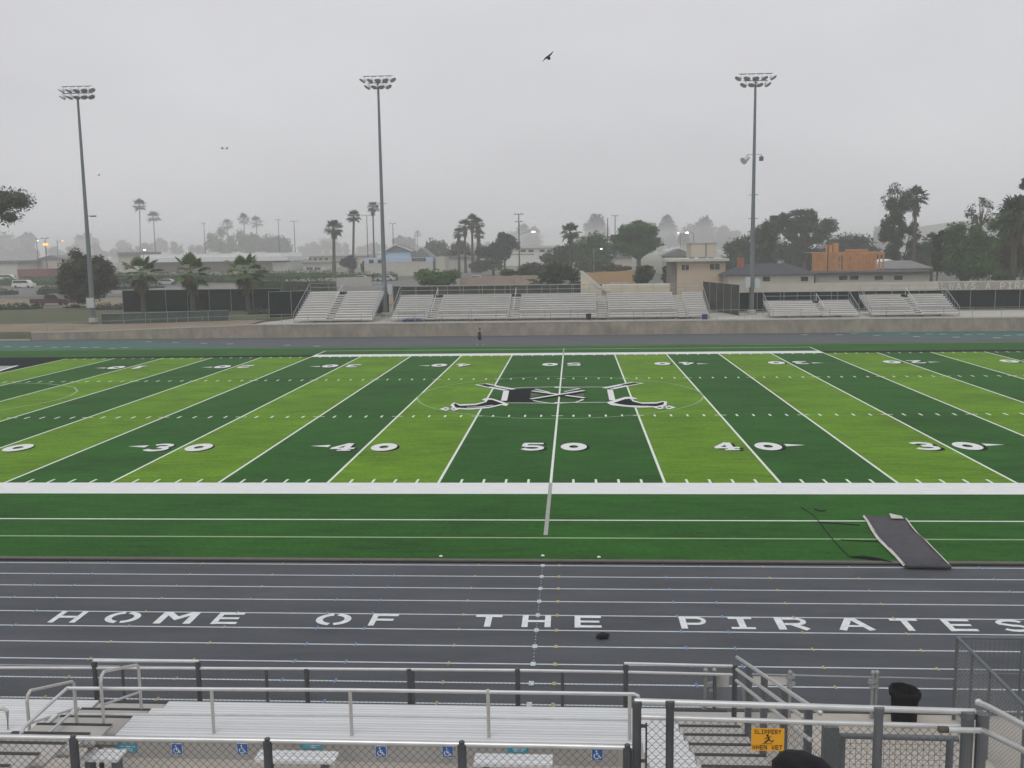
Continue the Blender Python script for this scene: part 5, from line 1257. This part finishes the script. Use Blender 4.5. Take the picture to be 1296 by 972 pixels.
strip(b,[(0,.32),(.12,.0),(-.12,-.22),(-.35,-.42)],.16,f); strip(b,[(.12,-.02),(.42,-.28),(.62,-.12)],.11,lambda x,y:(f(x,y)[0],Yq-.0036,f(x,y)[2])); strip(b,[(.04,.25),(.38,.3)],.08,lambda x,y:(f(x,y)[0],Yq-.0042,f(x,y)[2])); strip(b,[(.0,.25),(-.35,.05)],.08,lambda x,y:(f(x,y)[0],Yq-.0048,f(x,y)[2]))
strip(b,[(-.6,-.5),(.5,-.5)],.05,lambda x,y:(f(x,y)[0],Yq-.0052,f(x,y)[2])); b.build('falling_figure','ink',q)
# ---- nearest fence, left
YN=-30.2
o=thing('chain_link_fence',(-1,YN,3.6),'nearest chain link fence with a bright top pipe and thick dark posts, bottom left','fence')
pl=[gy(u,v,YN) for u,v in ((-60,931.5),(0,932.5),(88,934),(338,937.5),(585,942),(700,944),(806,946.5))]
b=MB(); b.tube(pl,.024,12); b.build('top_rail','galv',o)
for u,v in ((-160,934),(93,936),(338.5,940),(584.5,944),(794,948)):
    a=gy(u,v,YN-.01); b=MB(); b.tube([(a.x,YN-.01,3.3),(a.x,YN-.01,a.z+.02)],.043,12); b.tube([(a.x,YN-.01,a.z-.03),(a.x,YN-.01,a.z+.045)],.028,10); b.build('post','post_dark',o)
zN=gy(400,941,YN).z; xa=gy(-60,940,YN).x; xb=gy(782,940,YN).x
b=MB(); chain(b,(xa,YN+.01,3.62),(1,0,0),xb-xa,zN-3.64,.078,.0027); b.build('mesh','wire',o)
# ---- nearest fence, right (taller)
o=thing('chain_link_fence',(3,YN,3.6),'taller chain link fence with two bright pipes crossing the right aisle','fence')
for (ua,va),(um,vm),(ub_,vb_),rr_ in (((803,887.5),(1000,893.5),(1234,900.8),.029),((803,907),(1000,913.5),(1234,920),.024)):
    b=MB(); b.tube([gy(ua,va,YN),gy(um,vm,YN),gy(ub_,vb_,YN)],rr_,12); b.build('pipe','galv',o)
for u,vt,mm_,r_ in ((806,889,'post_dark',.042),(848,889,'post_dark',.038),(1112.5,897,'post_mid',.042),(1225,902,'post_mid',.055),(1243,905,'post_mid',.05)):
    a=gy(u,vt,YN-.02); b=MB(); b.tube([(a.x,YN-.02,2.8),(a.x,YN-.02,a.z)],r_,12); b.tube([(a.x,YN-.02,a.z-.05),(a.x,YN-.02,a.z+.015)],r_*1.15,12); b.build('post',mm_,o)
xa=gy(818,915,YN).x; xb=gy(1228,915,YN).x; zN=gy(1000,914,YN).z
b=MB(); chain(b,(xa,YN+.012,3.3),(1,0,0),xb-xa,zN-3.3,.078,.0027); b.build('mesh','wire',o)
b=MB(); a=gy(818,915,YN); b.tube([(a.x,YN,3.3),(a.x,YN,a.z)],.010,6); 
for v in (919,963): p=gy(812,v,YN); b.box((p.x-.05,YN-.01,p.z-.012),(p.x+.05,YN+.02,p.z+.012))
b.build('tension_bar','post_dark',o)
# right hand rail piece
o=thing('ramp_handrail',(4.6,YN-.2,4.6),'bright handrail with a taped end bending down at the bottom right','handrail')
b=MB(); b.tube([gy(1197,923.5,YN-.15),gy(1243,924.5,YN-.15),gy(1252,928,YN-.3),gy(1310,957,YN-1.2)],.026,12); b.build('bar','galv',o)
b=MB(); b.tube([gy(1188,923,YN-.15),gy(1200,923.5,YN-.15)],.030,10); b.build('taped_grip','trunk',o)
o=thing('ramp_guard',(4.9,YN-.3,4.6),'upper sloping pipe running down to the right corner','railing')
b=MB(); b.tube([gy(1239,889.5,YN-.05),gy(1250,894,YN-.2),gy(1310,926,YN-1.2)],.027,12); b.ico(gy(1238.5,889,YN-.05),.034); b.build('pipe','galv',o)
# gate behind (square mesh in frame)
YM=-29.2
o=thing('ramp_gate',(4,YM,3.0),'grey framed gate with square wire mesh behind the right fence','gate')
A=gy(1063,931,YM); B=gy(1213,935,YM); zb=2.6
b=MB(); b.tube([A,B],.03,10)
for u in (1066,1203): a=gy(u,933,YM); b.tube([(a.x,YM,zb),(a.x,YM,a.z)],.035,10)
b.build('frame','post_mid',o)
b=MB(); chain(b,(A.x,YM+.02,zb),(1,0,0),B.x-A.x,A.z-zb-.02,.057,.0025,3,True); b.build('mesh','wire',o)
o=thing('square_post',(3.6,-29.6,3),'wide dark grey square post right of the warning sign','post')
a=gy(1040,915,-29.6); c=gy(1059,915,-29.6); b=MB(); b.box((a.x,-29.7,2.2),(c.x,-29.6,a.z)); b.build('column','post_mid',o)
# black bins
def binx(label,c,r,h,tilt=0,dome=False):
    q=thing('trash_can',c,label,'trash can','black trash cans')
    b=MB(); b.lathe(c,[(0,.01),(r*.84,0),(r*.87,.05),(r*.94,h*.86),(r*.95,h*.87),(r*.90,h*.9),(r*.70,.1),(0,.08)],20); b.build('barrel','black',q,smooth=True)
    b=MB(); rr=random.Random(3); n=22; pf=[(r*.96,h*.72),(r*1.05,h*.80),(r*1.06,h*.93),(r*1.0,h),(r*.93,h*.98),(r*.90,h*.8),(r*.8,h*.45),(0,h*.40)]
    if dome: pf=[(r*.97,h*.70),(r*1.08,h*.80),(r*1.10,h*.90),(r*1.0,h*.97),(r*.75,h*1.03),(r*.4,h*1.06),(.001,h*1.07)]
    vs=[];fs=[]
    for i,(q_,z) in enumerate(pf):
        for k in range(n):
            w=1+.05*math.sin(k*2.1+i)+.04*rr.random(); vs.append((c[0]+q_*w*math.cos(2*PI*k/n),c[1]+q_*w*math.sin(2*PI*k/n),c[2]+z+tilt*math.cos(2*PI*k/n)*.5*(i<5)))
    for i in range(len(pf)-1):
        for k in range(n): k2=(k+1)%n; fs.append((i*n+k,i*n+k2,(i+1)*n+k2,(i+1)*n+k))
    b.add(vs,fs); b.build('bin_liner','black',q,smooth=True); return q
p=gz(1148,920,.0); binx('black trash can with a liner standing on the ground by the right gate',(p.x,p.y+.2,0),.275,.70,-.05)
p=gy(1018,985,-31.3); binx('big black bagged trash can at the bottom edge below the warning sign',(p.x,-31.3,gy(1018,958,-31.3).z-.92),.235,.86,-.06,True)
# silver gates at track edge
YS=-19.95
o=thing('track_gate',(5.5,YS,0),'thin silver pipe gate with a white board at the edge of the track','gate')
def sp(u,v): return gy(u,v,YS)
b=MB(); b.tube([sp(944,853),sp(1000,854.5),sp(1105,857),sp(1208,859.5)],.018,8); b.build('top_rail','galv_dull',o)
for u in (893,904,1000,1105,1110):
    a=sp(u,853 if u>950 else 850); b=MB(); b.tube([(a.x,YS,0),(a.x,YS,a.z)],.035,10); b.ico((a.x,YS,a.z+.03),.05); b.build('post','galv_dull',o)
for u,v in ((1001,856),(1001,866),(1104,862),(1106,868),(1104,896),(897,866),(901,872),(898,903)):
    a=sp(u,v); b=MB(); b.obox(a,(.07,0,.01),(0,.05,0),(.01,0,.035)); b.build('hinge','galv_dull',o)
for (u0_,v0_,u1_,v1_) in ((906,856,923,870),(953,857,998,867)):
    a=sp(u0_,v1_); c=sp(u1_,v0_); b=MB(); b.box((a.x,YS+.02,a.z),(c.x,YS+.03,c.z)); b.build('board','trim',o)
b=MB(); chain(b,(sp(906,900).x,YS+.01,.05),(1,0,0),sp(926,900).x-sp(906,900).x,.8,.06,.003); b.build('mesh','wire_light',o)
# right chain enclosure
XE=gy(1212,807,-19.95).x; YE=-19.95; zE=gy(1212,807,YE).z
o=thing('ramp_enclosure',(XE,YE,0),'tall grey chain link enclosure at the right edge with a rail running toward the viewer','fence')
b=MB(); b.tube([(XE,YE,zE),(XE,-25.5,zE)],.035,10); b.tube([(XE,YE,zE),(XE+6,YE,zE+.02)],.030,10); b.tube([(XE,YE,.95),(XE+6,YE,.97)],.02,8); b.build('top_rail','post_mid',o)
for y in (YE,-20.7,-21.5,-22.9,-24.4): b=MB(); b.tube([(XE,y,0),(XE,y,zE)],.04 if y==YE else .03,8); b.build('post','post_mid',o)
for x in (1.25,2.9,4.6): b=MB(); b.tube([(XE+x,YE,0),(XE+x,YE,zE)],.035,8); b.build('post','post_mid',o)
b=MB(); chain(b,(XE,-25.5,.05),(0,1,0),5.5,zE-.06,.085,.0035); b.build('side_mesh','wire_light',o)
b=MB(); chain(b,(XE,YE+.01,.05),(1,0,0),6,zE-.06,.09,.0030,3,True); b.build('end_mesh','wire',o)
# ------------------------------------------------------------------ haze
hb=MB(); hb.box((-1700,-320,-1.2),(1700,2100,33.5)); hz_=hb.build('haze','white'); tag(hz_,'pale fog over the stadium and town',kind='stuff')
hm=bpy.data.materials.new('haze'); hm.use_nodes=True; nt=hm.node_tree; nt.nodes.clear()
out=nt.nodes.new('ShaderNodeOutputMaterial'); pv=nt.nodes.new('ShaderNodeVolumePrincipled')
pv.inputs['Color'].default_value=(.97,.975,.985,1); pv.inputs['Density'].default_value=.00095; pv.inputs['Anisotropy'].default_value=.0
nt.links.new(pv.outputs[0],out.inputs['Volume']); hz_.data.materials.clear(); hz_.data.materials.append(hm)
# ------------------------------------------------------------------ light
SUN_EL,SUN_AZ=62,200
w=bpy.data.worlds.new('World'); sc.world=w; w.use_nodes=True; nt=w.node_tree; N=nt.nodes; L=nt.links
bg=N['Background']; sky=N.new('ShaderNodeTexSky'); sky.sky_type='NISHITA'; sky.sun_disc=False; sky.sun_elevation=R(SUN_EL); sky.sun_rotation=R(SUN_AZ); sky.air_density=1.0; sky.dust_density=6; sky.ozone_density=.5
hs=N.new('ShaderNodeHueSaturation'); hs.inputs['Saturation'].default_value=.12; L.new(sky.outputs[0],hs.inputs['Color'])
mx=N.new('ShaderNodeMix'); mx.data_type='RGBA'; mx.inputs[0].default_value=.86; L.new(hs.outputs[0],mx.inputs[6]); mx.inputs[7].default_value=(7.0,7.1,7.42,1)
tcw=N.new('ShaderNodeTexCoord'); mpw=N.new('ShaderNodeMapping'); mpw.inputs['Scale'].default_value=(1,1,2.5); L.new(tcw.outputs['Generated'],mpw.inputs[0])
nzw=N.new('ShaderNodeTexNoise'); nzw.inputs['Scale'].default_value=2.2; nzw.inputs['Detail'].default_value=5; nzw.inputs['Roughness'].default_value=.5; L.new(mpw.outputs[0],nzw.inputs['Vector'])
rpw=N.new('ShaderNodeValToRGB'); rpw.color_ramp.elements[0].position=.3; rpw.color_ramp.elements[1].position=.7
rpw.color_ramp.elements[0].color=(.675,.675,.705,1); rpw.color_ramp.elements[1].color=(.785,.785,.815,1); L.new(nzw.outputs[0],rpw.inputs[0])
vm=N.new('ShaderNodeVectorMath'); vm.operation='SCALE'; vm.inputs['Scale'].default_value=10.0; L.new(rpw.outputs[0],vm.inputs[0]); L.new(vm.outputs[0],mx.inputs[7])
L.new(mx.outputs[2],bg.inputs['Color']); bg.inputs['Strength'].default_value=.10
sl=bpy.data.lights.new('sun','SUN'); sl.energy=.7; sl.angle=R(30); sl.color=(1,.98,.95); so=bpy.data.objects.new('sun',sl); COL.objects.link(so)
az=R(SUN_AZ); el=R(SUN_EL); d=Vector((math.sin(az)*math.cos(el),math.cos(az)*math.cos(el),math.sin(el))); so.rotation_euler=d.to_track_quat('Z','Y').to_euler()
sc.view_settings.view_transform='Standard'; sc.view_settings.look='None'; sc.view_settings.exposure=0; sc.view_settings.gamma=1
sc.render.engine='CYCLES'; sc.cycles.use_denoising=True; sc.cycles.volume_bounces=4; sc.cycles.max_bounces=6; sc.cycles.diffuse_bounces=3; sc.cycles.transparent_max_bounces=8
sc.cycles.use_adaptive_sampling=True; sc.cycles.adaptive_threshold=.02
# parts were meshed in world space minus their thing's base; drop the helper property
for r_ in ROOTS:
    if '_o' in r_: del r_['_o']
